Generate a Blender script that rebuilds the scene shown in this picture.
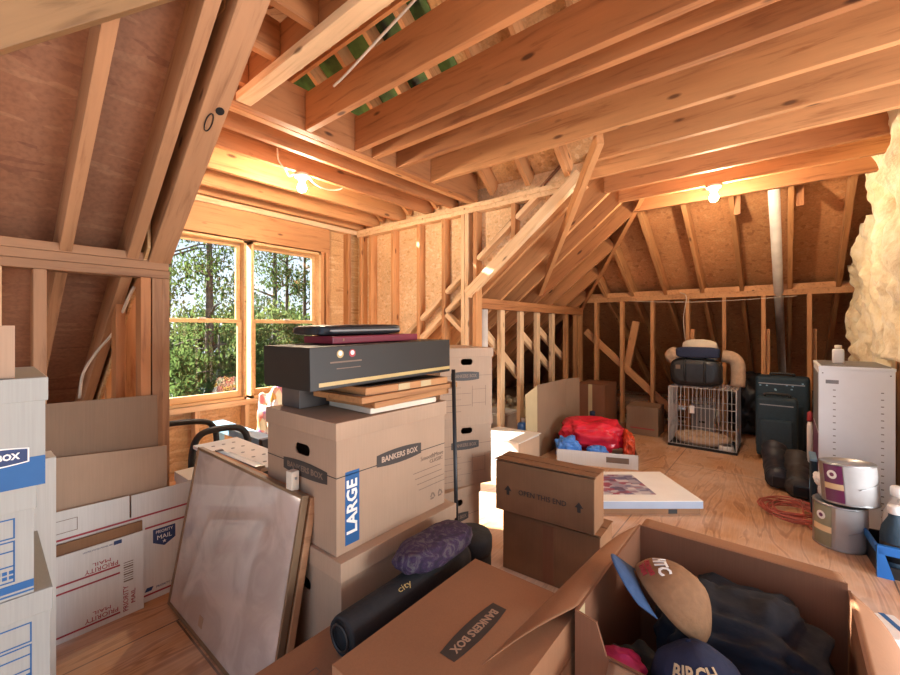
import bpy, bmesh, math, random
from mathutils import Vector, Matrix, Euler, noise
R = math.radians
PI = math.pi
random.seed(7)
for o in list(bpy.data.objects): bpy.data.objects.remove(o)
SC = bpy.context.scene
C = SC.collection

# ------------------------------------------------------------------ camera, sky, sun, exposure
YAW = math.atan2(335, 410)                       # view direction measured from the +X axis of the room
cam_d = bpy.data.cameras.new('camera'); cam = bpy.data.objects.new('camera', cam_d); C.objects.link(cam)
cam.location = (0, 0, 1.25)
cam.rotation_euler = (R(90), 0, YAW - R(90))
cam_d.sensor_width = 36; cam_d.lens = 410 / 900 * 36; cam_d.shift_y = -8.5 / 900
cam_d.clip_start = 0.02
SC.camera = cam

W = bpy.data.worlds.new('sky'); SC.world = W; W.use_nodes = True
nt = W.node_tree; nt.nodes.clear()
out = nt.nodes.new('ShaderNodeOutputWorld'); bg = nt.nodes.new('ShaderNodeBackground')
tc = nt.nodes.new('ShaderNodeTexCoord'); sp = nt.nodes.new('ShaderNodeSeparateXYZ'); rp = nt.nodes.new('ShaderNodeValToRGB')
rp.color_ramp.elements[0].position = 0.0; rp.color_ramp.elements[0].color = (0.78, 0.86, 0.95, 1)
rp.color_ramp.elements[1].position = 0.6; rp.color_ramp.elements[1].color = (0.36, 0.58, 0.95, 1)
nt.links.new(tc.outputs['Generated'], sp.inputs[0]); nt.links.new(sp.outputs['Z'], rp.inputs[0])
nt.links.new(rp.outputs[0], bg.inputs[0]); bg.inputs[1].default_value = 0.75
nt.links.new(bg.outputs[0], out.inputs[0])

sun_d = bpy.data.lights.new('sun', 'SUN'); sun = bpy.data.objects.new('sun', sun_d); C.objects.link(sun)
sun.rotation_euler = Vector((0.42, -1, -0.76)).to_track_quat('-Z', 'Y').to_euler()
sun_d.energy = 22.0; sun_d.angle = R(0.6); sun_d.color = (1, 0.93, 0.82)
# added area fill lights, standing in for the unseen attic behind the camera
def area(name, loc, target, size, power, col):
    d = bpy.data.lights.new(name, 'AREA'); d.shape = 'RECTANGLE'; d.size = size[0]; d.size_y = size[1]
    d.energy = power; d.color = col
    o = bpy.data.objects.new(name, d); C.objects.link(o); o.location = loc
    o.rotation_euler = (Vector(target) - Vector(loc)).to_track_quat('-Z', 'Y').to_euler()
    return o
area('fill_light_low', (2.2, -1.75, 0.12), (2.45, -0.9, 2.4), (1.8, 1.4), 52, (0.95, 0.97, 1.0))
area('fill_light_behind', (1.7, -3.3, 1.25), (1.5, 2.0, 0.8), (1.5, 1.1), 62, (0.92, 0.97, 1.0))
BULB_POWER = 640
vs = SC.view_settings
vs.view_transform = 'Standard'; vs.look = 'None'; vs.gamma = 1; vs.use_curve_mapping = False
vs.exposure = 1.12

# ------------------------------------------------------------------ materials
def nodes(name):
    m = bpy.data.materials.new(name); m.use_nodes = True
    n = m.node_tree; b = n.nodes['Principled BSDF']
    return m, n, b
def N(n, t, **kw):
    x = n.nodes.new(t)
    for k, v in kw.items(): setattr(x, k, v)
    return x
def mixc(n, fac, a, b, mode='MIX'):
    x = n.nodes.new('ShaderNodeMix'); x.data_type = 'RGBA'; x.blend_type = mode
    for s, v in ((0, fac), (6, a), (7, b)):
        if hasattr(v, 'is_output'): n.links.new(v, x.inputs[s])
        elif s == 0: x.inputs[0].default_value = v
        else: x.inputs[s].default_value = (*v, 1)
    return x.outputs[2]
def ramp(n, src, stops):
    r = n.nodes.new('ShaderNodeValToRGB'); e = r.color_ramp.elements
    while len(e) < len(stops): e.new(0.5)
    for i, (p, c) in enumerate(stops):
        e[i].position = p; e[i].color = (*c, 1) if len(c) == 3 else c
    n.links.new(src, r.inputs[0]); return r.outputs[0]
def coords(n, scale=(1, 1, 1), rnd=True, rot=(0, 0, 0)):
    t = N(n, 'ShaderNodeTexCoord'); mp = N(n, 'ShaderNodeMapping'); mp.inputs['Scale'].default_value = scale
    mp.inputs['Rotation'].default_value = rot
    n.links.new(t.outputs['Object'], mp.inputs[0])
    if rnd:
        oi = N(n, 'ShaderNodeObjectInfo'); mu = N(n, 'ShaderNodeMath', operation='MULTIPLY'); mu.inputs[1].default_value = 37.0
        n.links.new(oi.outputs['Random'], mu.inputs[0]); n.links.new(mu.outputs[0], mp.inputs['Location'])
        return mp.outputs[0], oi.outputs['Random']
    return mp.outputs[0], None
def tex(n, v, scale=5, detail=3, rough=0.5, dist=0.0):
    t = N(n, 'ShaderNodeTexNoise'); t.inputs['Scale'].default_value = scale; t.inputs['Detail'].default_value = detail
    t.inputs['Roughness'].default_value = rough; t.inputs['Distortion'].default_value = dist
    n.links.new(v, t.inputs['Vector']); return t.outputs['Fac']
def bump(n, b, src, s=0.2, d=0.01):
    u = N(n, 'ShaderNodeBump'); u.inputs['Strength'].default_value = s; u.inputs['Distance'].default_value = d
    n.links.new(src, u.inputs['Height']); n.links.new(u.outputs[0], b.inputs['Normal'])
def plain(name, c, rough=0.6, metal=0.0, var=0.08, scale=8.0, bmp=0.0, coat=0.0):
    m, n, b = nodes(name); v, _ = coords(n)
    f = tex(n, v, scale, 4)
    lo = tuple(x * (1 - var * 1.6) for x in c); hi = tuple(min(1, x * (1 + var)) for x in c)
    n.links.new(ramp(n, f, [(0.3, lo), (0.7, hi)]), b.inputs['Base Color'])
    b.inputs['Roughness'].default_value = rough; b.inputs['Metallic'].default_value = metal
    if coat: b.inputs['Coat Weight'].default_value = coat; b.inputs['Coat Roughness'].default_value = 0.05
    if bmp: bump(n, b, f, bmp)
    return m
def wood(name, c, dark, spread=0.22, rough=0.65):
    m, n, b = nodes(name)
    v, rnd = coords(n, (1.2, 14, 14))
    g = tex(n, v, 2.2, 5, 0.6, 0.6)
    col = ramp(n, g, [(0.28, dark), (0.46, c), (0.75, tuple(min(1, x * 1.14) for x in c))])
    v2, _ = coords(n, (4, 11, 11))
    vo = N(n, 'ShaderNodeTexVoronoi'); vo.inputs['Scale'].default_value = 0.75; n.links.new(v2, vo.inputs['Vector'])
    k = ramp(n, vo.outputs['Distance'], [(0.07, (1, 1, 1)), (0.13, (0, 0, 0))])
    col = mixc(n, k, col, tuple(x * 0.45 for x in dark))
    v3, _ = coords(n, (0.6, 2, 2)); st = tex(n, v3, 2, 2)
    col = mixc(n, 1.0, col, ramp(n, st, [(0.3, (0.80, 0.76, 0.72)), (0.65, (1.05, 1.05, 1.05))]), 'MULTIPLY')
    rr = ramp(n, rnd, [(0, (1 - spread, 1 - spread * 1.15, 1 - spread * 1.3)), (1, (1.08, 1.08, 1.08))])
    col = mixc(n, 1.0, col, rr, 'MULTIPLY')
    n.links.new(col, b.inputs['Base Color']); b.inputs['Roughness'].default_value = rough
    bump(n, b, g, 0.12, 0.004)
    return m
def osb(name, c, dark, light):
    m, n, b = nodes(name); v, _ = coords(n, rnd=False)
    w = tex(n, v, 3, 2); cc = N(n, 'ShaderNodeTexCoord')
    mp = N(n, 'ShaderNodeMapping'); mp.inputs['Scale'].default_value = (9, 34, 60); mp.inputs['Rotation'].default_value = (0.3, 0.5, 0.4)
    n.links.new(cc.outputs['Object'], mp.inputs[0])
    wp = N(n, 'ShaderNodeTexNoise'); wp.inputs['Scale'].default_value = 2.5; n.links.new(cc.outputs['Object'], wp.inputs['Vector'])
    ad = N(n, 'ShaderNodeMix'); ad.data_type = 'VECTOR'; ad.inputs[0].default_value = 0.12
    n.links.new(mp.outputs[0], ad.inputs[4]); 
    sc = N(n, 'ShaderNodeVectorMath', operation='SCALE'); sc.inputs['Scale'].default_value = 30; n.links.new(wp.outputs['Color'], sc.inputs[0])
    n.links.new(sc.outputs[0], ad.inputs[5])
    vo = N(n, 'ShaderNodeTexVoronoi'); vo.inputs['Scale'].default_value = 1.0; n.links.new(ad.outputs[1], vo.inputs['Vector'])
    sx = N(n, 'ShaderNodeSeparateColor'); n.links.new(vo.outputs['Color'], sx.inputs[0])
    col = ramp(n, sx.outputs[0], [(0.0, dark), (0.12, c), (0.75, c), (1.0, light)])
    f = tex(n, v, 1.2, 3)
    col = mixc(n, 1.0, col, ramp(n, f, [(0.3, (0.74, 0.70, 0.66)), (0.7, (1.08, 1.06, 1.04))]), 'MULTIPLY')
    g = tex(n, v, 60, 2)
    col = mixc(n, 1.0, col, ramp(n, g, [(0.25, (0.8, 0.8, 0.8)), (0.6, (1.05, 1.05, 1.05))]), 'MULTIPLY')
    n.links.new(col, b.inputs['Base Color']); b.inputs['Roughness'].default_value = 0.7
    bump(n, b, sx.outputs[1], 0.15, 0.003)
    return m
M = {}
M['lumber'] = wood('lumber', (0.56, 0.275, 0.112), (0.36, 0.145, 0.05))
M['lumber_pale'] = wood('lumber_pale', (0.74, 0.51, 0.30), (0.55, 0.33, 0.16), 0.12)
M['lumber_red'] = wood('lumber_red', (0.47, 0.20, 0.075), (0.27, 0.098, 0.033))
M['lumber_grey'] = wood('lumber_grey', (0.40, 0.21, 0.105), (0.25, 0.115, 0.052), 0.12)
M['lumber_brown'] = wood('lumber_brown', (0.27, 0.155, 0.07), (0.16, 0.085, 0.035), 0.05)
M['osb'] = osb('osb', (0.62, 0.37, 0.165), (0.46, 0.24, 0.09), (0.72, 0.49, 0.27))
M['osb_pale'] = osb('osb_pale', (0.76, 0.54, 0.32), (0.62, 0.38, 0.18), (0.84, 0.66, 0.46))
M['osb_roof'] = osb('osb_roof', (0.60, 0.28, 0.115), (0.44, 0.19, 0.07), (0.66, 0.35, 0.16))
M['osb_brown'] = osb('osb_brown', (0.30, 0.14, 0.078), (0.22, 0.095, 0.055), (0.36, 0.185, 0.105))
def floor_mat():
    m, n, b = nodes('plywood_floor'); v, _ = coords(n, (1.0, 5.0, 1), rnd=False)
    wv = tex(n, v, 0.9, 3, 0.5, 1.5)
    wa = N(n, 'ShaderNodeMath', operation='MULTIPLY'); wa.inputs[1].default_value = 26; n.links.new(wv, wa.inputs[0])
    sn = N(n, 'ShaderNodeMath', operation='SINE'); n.links.new(wa.outputs[0], sn.inputs[0])
    col = ramp(n, sn.outputs[0], [(0.0, (0.53, 0.285, 0.14)), (0.6, (0.60, 0.34, 0.18)), (1.0, (0.37, 0.175, 0.075))])
    v2, _ = coords(n, (2, 40, 1), rnd=False); g = tex(n, v2, 3, 4)
    col = mixc(n, 1.0, col, ramp(n, g, [(0.3, (0.84, 0.82, 0.8)), (0.65, (1.05, 1.05, 1.05))]), 'MULTIPLY')
    t = N(n, 'ShaderNodeTexCoord'); br = N(n, 'ShaderNodeTexBrick'); br.inputs['Scale'].default_value = 1
    br.inputs['Brick Width'].default_value = 2.44; br.inputs['Row Height'].default_value = 1.22; br.inputs['Mortar Size'].default_value = 0.004
    mp = N(n, 'ShaderNodeMapping'); mp.inputs['Location'].default_value = (-0.62, 0.42, 0); n.links.new(t.outputs['Object'], mp.inputs[0])
    n.links.new(mp.outputs[0], br.inputs['Vector'])
    col = mixc(n, br.outputs['Fac'], col, (0.10, 0.045, 0.02))
    v3, _ = coords(n, (1, 1, 1), rnd=False); du = tex(n, v3, 1.3, 5, 0.65)
    col = mixc(n, ramp(n, du, [(0.42, (0, 0, 0)), (0.68, (0.65, 0.65, 0.65))]), col, (0.68, 0.57, 0.49))
    n.links.new(col, b.inputs['Base Color']); b.inputs['Roughness'].default_value = 0.42
    bump(n, b, g, 0.06, 0.003)
    return m
M['floor'] = floor_mat()
def cardboard(name, c, rough=0.75, var=0.06):
    m, n, b = nodes(name); v, _ = coords(n)
    f = tex(n, v, 3.0, 4); v2, _ = coords(n, (60, 60, 1.5)); g = tex(n, v2, 4, 3)
    col = ramp(n, f, [(0.3, tuple(x * (1 - var * 2) for x in c)), (0.7, tuple(min(1, x * (1 + var)) for x in c))])
    col = mixc(n, 1.0, col, ramp(n, g, [(0.3, (0.94, 0.94, 0.93)), (0.7, (1.03, 1.03, 1.03))]), 'MULTIPLY')
    n.links.new(col, b.inputs['Base Color']); b.inputs['Roughness'].default_value = rough
    bump(n, b, f, 0.05, 0.01)
    return m
M['kraft'] = cardboard('kraft_board', (0.40, 0.27, 0.18))
M['kraft_orange'] = cardboard('kraft_orange', (0.31, 0.145, 0.068))
M['kraft_red'] = cardboard('kraft_red', (0.23, 0.095, 0.045))
M['kraft_old'] = cardboard('kraft_old', (0.25, 0.122, 0.055), var=0.14)
M['kraft_dull'] = cardboard('kraft_dull', (0.25, 0.155, 0.095))
M['kraft_edge'] = cardboard('kraft_edge', (0.52, 0.40, 0.22))
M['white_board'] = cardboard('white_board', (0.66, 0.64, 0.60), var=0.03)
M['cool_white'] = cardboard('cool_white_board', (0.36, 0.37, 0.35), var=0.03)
M['tape'] = plain('packing_tape', (0.45, 0.34, 0.25), 0.25)
M['logo_dark'] = plain('dark_print', (0.045, 0.035, 0.03), 0.6)
M['print_faint'] = plain('faint_print', (0.20, 0.135, 0.095), 0.7)
M['print_pale'] = plain('pale_print', (0.44, 0.32, 0.235), 0.7)
M['blue_print'] = plain('blue_print', (0.012, 0.10, 0.29), 0.6)
M['navy_print'] = plain('navy_print', (0.02, 0.045, 0.14), 0.6)
M['red_print'] = plain('red_print', (0.36, 0.035, 0.045), 0.6)
M['white_print'] = plain('white_print', (0.85, 0.84, 0.80), 0.6, var=0.02)
M['gold_print'] = plain('gold_print', (0.50, 0.36, 0.14), 0.4)
M['cream_print'] = plain('cream_print', (0.72, 0.55, 0.32), 0.6)
M['black_gloss'] = plain('black_gloss', (0.014, 0.012, 0.010), 0.5)
M['black_cloth'] = plain('black_cloth', (0.012, 0.012, 0.014), 0.8, bmp=0.4, scale=30)
M['black_plastic'] = plain('black_plastic', (0.012, 0.012, 0.013), 0.4)
M['black_leather'] = plain('black_leather', (0.014, 0.016, 0.02), 0.38, bmp=0.3, scale=20)
M['maroon'] = plain('maroon_leather', (0.20, 0.012, 0.035), 0.45)
M['pink'] = plain('pink_board', (0.42, 0.02, 0.10), 0.5)
M['navy'] = plain('navy_cloth', (0.016, 0.028, 0.075), 0.85, bmp=0.3, scale=40)
M['navy_dark'] = plain('navy_dark_cloth', (0.005, 0.008, 0.016), 0.9, bmp=0.4, scale=24)
M['brim_blue'] = plain('blue_cap_cloth', (0.035, 0.085, 0.20), 0.8, bmp=0.2, scale=60)
M['tan_cloth'] = plain('tan_cap_cloth', (0.25, 0.125, 0.055), 0.85, bmp=0.3, scale=50)
M['luggage'] = plain('blue_black_luggage', (0.016, 0.040, 0.064), 0.75, bmp=0.3, scale=40)
M['beige'] = plain('beige_fleece', (0.56, 0.40, 0.28), 0.95, bmp=0.5, scale=30)
M['cream'] = plain('cream_cloth', (0.70, 0.62, 0.50), 0.9, bmp=0.3)
M['red_plastic'] = plain('red_bag', (0.62, 0.02, 0.045), 0.25, var=0.2, scale=6)
M['orange_red'] = plain('orange_red_bag', (0.70, 0.085, 0.03), 0.3, var=0.2, scale=6)
M['blue_bag'] = plain('blue_bag', (0.06, 0.22, 0.62), 0.35, var=0.2)
M['blue_plastic'] = plain('blue_plastic', (0.015, 0.13, 0.42), 0.35)
M['pale_blue'] = plain('pale_blue_steel', (0.22, 0.40, 0.55), 0.4)
M['steel'] = plain('steel', (0.42, 0.43, 0.44), 0.35, 0.9)
M['tin'] = plain('can_tin', (0.42, 0.42, 0.42), 0.42, 0.9)
M['can_paper'] = plain('can_paper', (0.40, 0.39, 0.38), 0.6)
M['can_olive'] = plain('can_olive_label', (0.24, 0.23, 0.15), 0.5)
M['plum'] = plain('plum_label', (0.13, 0.018, 0.085), 0.4)
M['white_enamel'] = plain('white_enamel', (0.73, 0.79, 0.83), 0.35, var=0.02)
M['white_plastic'] = plain('white_plastic', (0.75, 0.74, 0.72), 0.4, var=0.03)
M['grey_metal'] = plain('grey_metal', (0.20, 0.20, 0.20), 0.45, 0.3)
M['pvc'] = plain('pvc_pipe', (0.60, 0.55, 0.50), 0.5)
M['porcelain'] = plain('porcelain', (0.80, 0.76, 0.68), 0.3, var=0.02)
M['cable'] = plain('cable_sheath', (0.62, 0.52, 0.42), 0.5)
M['cord'] = plain('orange_cord', (0.44, 0.10, 0.07), 0.5)
M['duct'] = plain('foil_duct', (0.55, 0.50, 0.44), 0.25, 0.9, bmp=0.5, scale=20)
M['bark'] = plain('bark', (0.085, 0.065, 0.05), 0.9, var=0.4, bmp=0.6)
M['leather_brown'] = plain('boot_leather', (0.035, 0.030, 0.030), 0.55, bmp=0.2)
M['boot_blue'] = plain('boot_blue_black', (0.016, 0.020, 0.032), 0.5, bmp=0.2)
M['clear_bottle'] = plain('cloudy_plastic', (0.60, 0.56, 0.52), 0.25)
M['green_sheet'] = plain('green_sheathing', (0.065, 0.14, 0.03), 0.7, var=0.7, scale=5)
M['grey_card'] = plain('grey_shoebox', (0.105, 0.085, 0.075), 0.55)
M['ground'] = plain('woodland_ground', (0.05, 0.06, 0.025), 0.95, var=0.4, scale=2)
def insul():
    m, n, b = nodes('yellow_insulation'); v, _ = coords(n)
    f = tex(n, v, 7, 5, 0.7); g = tex(n, v, 40, 4)
    col = ramp(n, f, [(0.3, (0.66, 0.50, 0.27)), (0.5, (0.80, 0.69, 0.46)), (0.7, (0.86, 0.79, 0.63))])
    n.links.new(col, b.inputs['Base Color']); b.inputs['Roughness'].default_value = 1
    b.inputs['Sheen Weight'].default_value = 0.3
    bump(n, b, g, 0.6, 0.02); return m
M['insulation'] = insul()
def purple():
    m, n, b = nodes('purple_paisley_cloth'); v, _ = coords(n, (14, 14, 14))
    f = tex(n, v, 1.6, 5, 0.7, 1.5)
    n.links.new(ramp(n, f, [(0.35, (0.018, 0.014, 0.028)), (0.5, (0.042, 0.018, 0.055)), (0.62, (0.10, 0.085, 0.09)), (0.75, (0.03, 0.018, 0.04))]), b.inputs['Base Color'])
    b.inputs['Roughness'].default_value = 0.9; bump(n, b, f, 0.4, 0.01); return m
M['purple'] = purple()
def floral():
    m, n, b = nodes('floral_cloth'); v, _ = coords(n, (9, 9, 9))
    vo = N(n, 'ShaderNodeTexVoronoi'); vo.inputs['Scale'].default_value = 1.6; n.links.new(v, vo.inputs['Vector'])
    s = N(n, 'ShaderNodeSeparateColor'); n.links.new(vo.outputs['Color'], s.inputs[0])
    n.links.new(ramp(n, s.outputs[0], [(0.1, (0.75, 0.62, 0.42)), (0.35, (0.72, 0.16, 0.18)), (0.55, (0.80, 0.42, 0.10)), (0.75, (0.40, 0.14, 0.42)), (0.95, (0.8, 0.75, 0.6))]), b.inputs['Base Color'])
    b.inputs['Roughness'].default_value = 0.9; return m
M['floral'] = floral()
def art():
    m, n, b = nodes('street_scene_print'); v, _ = coords(n, (9, 16, 9), rnd=False)
    vo = N(n, 'ShaderNodeTexVoronoi'); vo.distance = 'CHEBYCHEV'; vo.inputs['Scale'].default_value = 1.7; n.links.new(v, vo.inputs['Vector'])
    s = N(n, 'ShaderNodeSeparateColor'); n.links.new(vo.outputs['Color'], s.inputs[0])
    n.links.new(ramp(n, s.outputs[0], [(0.05, (0.10, 0.09, 0.16)), (0.25, (0.34, 0.06, 0.10)), (0.45, (0.30, 0.30, 0.38)), (0.65, (0.62, 0.58, 0.58)), (0.85, (0.16, 0.15, 0.25))]), b.inputs['Base Color'])
    b.inputs['Roughness'].default_value = 0.5; return m
M['art'] = art()
def glass():
    m = bpy.data.materials.new('window_glass'); m.use_nodes = True; n = m.node_tree; n.nodes.clear()
    o = N(n, 'ShaderNodeOutputMaterial'); t = N(n, 'ShaderNodeBsdfTransparent'); g = N(n, 'ShaderNodeBsdfGlossy'); mx = N(n, 'ShaderNodeMixShader')
    t.inputs[0].default_value = (0.95, 0.97, 0.96, 1); g.inputs['Roughness'].default_value = 0.02; mx.inputs[0].default_value = 0.05
    n.links.new(t.outputs[0], mx.inputs[1]); n.links.new(g.outputs[0], mx.inputs[2]); n.links.new(mx.outputs[0], o.inputs[0]); return m
M['glass'] = glass()
def picture_glass():
    m, n, b = nodes('glazed_print'); v, _ = coords(n, (2, 2, 2))
    f = tex(n, v, 2.4, 4, 0.55, 1.2)
    n.links.new(ramp(n, f, [(0.36, (0.50, 0.40, 0.34)), (0.6, (0.66, 0.55, 0.48))]), b.inputs['Base Color'])
    b.inputs['Roughness'].default_value = 0.5; b.inputs['Coat Weight'].default_value = 1; b.inputs['Coat Roughness'].default_value = 0.06
    b.inputs['Coat IOR'].default_value = 2.6; return m
M['picture'] = picture_glass()
def leafm(name, c, s=0.4):
    m = bpy.data.materials.new(name); m.use_nodes = True; n = m.node_tree; n.nodes.clear()
    o = N(n, 'ShaderNodeOutputMaterial'); d = N(n, 'ShaderNodeBsdfDiffuse'); t = N(n, 'ShaderNodeBsdfTranslucent'); mx = N(n, 'ShaderNodeMixShader'); mx.inputs[0].default_value = 0.55
    v, rnd = coords(n); f = tex(n, v, 1.5, 3)
    col = ramp(n, f, [(0.3, tuple(x * (1 - s) for x in c)), (0.7, tuple(x * (1 + s) for x in c))])
    for b in (d, t): n.links.new(col, b.inputs[0])
    n.links.new(d.outputs[0], mx.inputs[1]); n.links.new(t.outputs[0], mx.inputs[2]); n.links.new(mx.outputs[0], o.inputs[0]); return m
M['leaf'] = leafm('leaf_green', (0.075, 0.115, 0.035)); M['leaf_dark'] = leafm('leaf_dark', (0.045, 0.078, 0.03)); M['leaf_pale'] = leafm('leaf_pale', (0.12, 0.155, 0.055))
def emit():
    m = bpy.data.materials.new('lit_bulb'); m.use_nodes = True; n = m.node_tree; n.nodes.clear()
    o = N(n, 'ShaderNodeOutputMaterial'); e = N(n, 'ShaderNodeEmission'); e.inputs[0].default_value = (1, 0.80, 0.56, 1); e.inputs[1].default_value = BULB_POWER
    n.links.new(e.outputs[0], o.inputs[0]); return m
M['bulb'] = emit()

# ------------------------------------------------------------------ mesh helpers
def obj(name, bm, mat, parent=None, smooth=False, loc=None, rot=None):
    me = bpy.data.meshes.new(name); bmesh.ops.recalc_face_normals(bm, faces=bm.faces); bm.to_mesh(me); bm.free()
    me.materials.append(M[mat] if isinstance(mat, str) else mat)
    if smooth:
        for p in me.polygons: p.use_smooth = True
    o = bpy.data.objects.new(name, me); C.objects.link(o)
    if parent: o.parent = parent
    if loc is not None: o.location = loc
    if rot is not None: o.rotation_euler = rot
    return o
def tag(o, label, cat, group=None):
    o['label'] = label; o['category'] = cat
    if group: o['group'] = group
    return o
def thing(name, label, cat, loc=(0, 0, 0), rotz=0, group=None):
    o = bpy.data.objects.new(name, None); C.objects.link(o); o.empty_display_size = 0.05
    o.location = loc; o.rotation_euler = (0, 0, rotz) if not isinstance(rotz, (tuple, Euler)) else rotz
    return tag(o, label, cat, group)
def struct_root(name):
    o = bpy.data.objects.new(name, None); C.objects.link(o); o['kind'] = 'structure'; return o
def box(bm, x0, x1, y0, y1, z0, z1, bev=0.0):
    r = bmesh.ops.create_cube(bm, size=1)
    for v in r['verts']:
        v.co = Vector((x0 + (v.co.x + .5) * (x1 - x0), y0 + (v.co.y + .5) * (y1 - y0), z0 + (v.co.z + .5) * (z1 - z0)))
    if bev > 0:
        es = list({e for v in r['verts'] for e in v.link_edges})
        bmesh.ops.bevel(bm, geom=es, offset=bev, segments=2, affect='EDGES', profile=0.6)
    return bm
def B(*a, bev=0.0): return box(bmesh.new(), *a, bev=bev)
def frame_axes(d, up):
    x = Vector(d).normalized(); up = Vector(up)
    z = (up - x * up.dot(x)).normalized(); y = z.cross(x); return x, y, z
def lum(name, p0, p1, w, h, mat, parent=None, up=(0, 0, 1), anchor='c', bev=0.003):
    """a length of sawn timber from p0 to p1; h is measured along up; anchor b: the line is the middle of the lower edge"""
    p0 = Vector(p0); p1 = Vector(p1); L = (p1 - p0).length; x, y, z = frame_axes(p1 - p0, up)
    z0 = {'c': -h / 2, 'b': 0, 't': -h}[anchor]
    o = obj(name, B(0, L, -w / 2, w / 2, z0, z0 + h, bev=bev), mat, parent)
    m = Matrix((x, y, z)).transposed().to_4x4(); m.translation = p0; o.matrix_world = m
    return o
def prism(bm, pts, vec):
    """polygon pts pushed along vec"""
    vec = Vector(vec); a = [bm.verts.new(p) for p in pts]; b = [bm.verts.new(Vector(p) + vec) for p in pts]; n = len(pts)
    bm.faces.new(a); bm.faces.new(b[::-1])
    for i in range(n): bm.faces.new((a[i], b[i], b[(i + 1) % n], a[(i + 1) % n]))
    return bm
def tube(bm, pts, r, seg=8, caps=True):
    pts = [Vector(p) for p in pts]; rings = []; rr = r if isinstance(r, (list, tuple)) else [r] * len(pts)
    t0 = (pts[1] - pts[0]).normalized(); ref = Vector((0, 0, 1)) if abs(t0.z) < 0.9 else Vector((1, 0, 0))
    nrm = (ref - t0 * ref.dot(t0)).normalized()
    for i, p in enumerate(pts):
        a = pts[max(0, i - 1)]; b = pts[min(len(pts) - 1, i + 1)]; t = (b - a).normalized()
        nrm = (nrm - t * nrm.dot(t)).normalized(); bi = t.cross(nrm)
        rings.append([bm.verts.new(p + (nrm * math.cos(2 * PI * k / seg) + bi * math.sin(2 * PI * k / seg)) * rr[i]) for k in range(seg)])
    for i in range(len(rings) - 1):
        for k in range(seg): bm.faces.new((rings[i][k], rings[i][(k + 1) % seg], rings[i + 1][(k + 1) % seg], rings[i + 1][k]))
    if caps: bm.faces.new(rings[0][::-1]); bm.faces.new(rings[-1])
    return bm
def T(pts, r, seg=8): return tube(bmesh.new(), pts, r, seg)
def arc(pts, n=6):
    """smooth curve through points (Catmull-Rom)"""
    P = [Vector(p) for p in pts]; P = [P[0] * 2 - P[1]] + P + [P[-1] * 2 - P[-2]]; o = []
    for i in range(1, len(P) - 2):
        for k in range(n):
            t = k / n; a, b, c, d = P[i - 1:i + 3]
            o.append(0.5 * ((2 * b) + (c - a) * t + (2 * a - 5 * b + 4 * c - d) * t * t + (3 * b - a - 3 * c + d) * t ** 3))
    o.append(P[-2]); return o
def lathe(bm, prof, seg=24, center=(0, 0, 0)):
    c = Vector(center); rings = []
    for r, z in prof:
        rings.append([bm.verts.new(c + Vector((max(r, 1e-4) * math.cos(2 * PI * k / seg), max(r, 1e-4) * math.sin(2 * PI * k / seg), z))) for k in range(seg)])
    for i in range(len(rings) - 1):
        for k in range(seg): bm.faces.new((rings[i][k], rings[i][(k + 1) % seg], rings[i + 1][(k + 1) % seg], rings[i + 1][k]))
    bm.faces.new(rings[0][::-1]); bm.faces.new(rings[-1]); return bm
def LT(prof, seg=24, center=(0, 0, 0)): return lathe(bmesh.new(), prof, seg, center)
def blob(center, rad, seed=0, amp=0.25, freq=2.0, sub=4, flat=None, sq=1.0):
    """a soft lump; flat cuts it at a lower level so it rests on something"""
    bm = bmesh.new(); bmesh.ops.create_icosphere(bm, subdivisions=sub, radius=1)
    c = Vector(center); off = Vector((seed * 3.7, seed * 1.3, seed * 2.1))
    for v in bm.verts:
        p = v.co.copy()
        if sq != 1.0: p = Vector([math.copysign(abs(t) ** sq, t) for t in p])
        f = 1 + amp * (noise.noise(v.co * freq + off) + 0.5 * noise.noise(v.co * freq * 2.3 + off) + 0.25 * abs(noise.noise(v.co * freq * 5 + off)))
        q = c + Vector((p.x * rad[0], p.y * rad[1], p.z * rad[2])) * f
        if flat is not None and q.z < flat: q.z = flat + 0.0005
        v.co = q
    return bm
_txt = {}
def text(parent, s, size, loc, rot, mat, name='lettering', ext=0.0006, align='CENTER', sx=1.0, bold=0.0):
    cu = bpy.data.curves.new('t', 'FONT'); cu.body = s; cu.size = size; cu.extrude = ext; cu.align_x = align; cu.align_y = 'CENTER'; cu.offset = bold
    cu.resolution_u = 2
    t = bpy.data.objects.new('t', cu); C.objects.link(t)
    dg = bpy.context.evaluated_depsgraph_get(); me = bpy.data.meshes.new_from_object(t.evaluated_get(dg)); bpy.data.objects.remove(t)
    me.materials.clear(); me.materials.append(M[mat])
    if sx != 1.0:
        for v in me.vertices: v.co.x *= sx
    o = bpy.data.objects.new(name, me); C.objects.link(o); o.parent = parent; o.location = loc; o.rotation_euler = rot
    return o
FRONT = (R(90), 0, 0)            # on a face that looks to -Y
LEFT = (R(90), 0, R(-90))        # on a face that looks to -X
def rect(bm, loc, rot, w, h, t=0.0008):
    m = Matrix.Translation(loc) @ Euler(rot).to_matrix().to_4x4()
    pts = [m @ Vector(p) for p in ((-w / 2, -h / 2, 0), (w / 2, -h / 2, 0), (w / 2, h / 2, 0), (-w / 2, h / 2, 0))]
    return prism(bm, pts, m.to_3x3() @ Vector((0, 0, t)))
def RC(loc, rot, w, h, t=0.0008): return rect(bmesh.new(), loc, rot, w, h, t)
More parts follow.
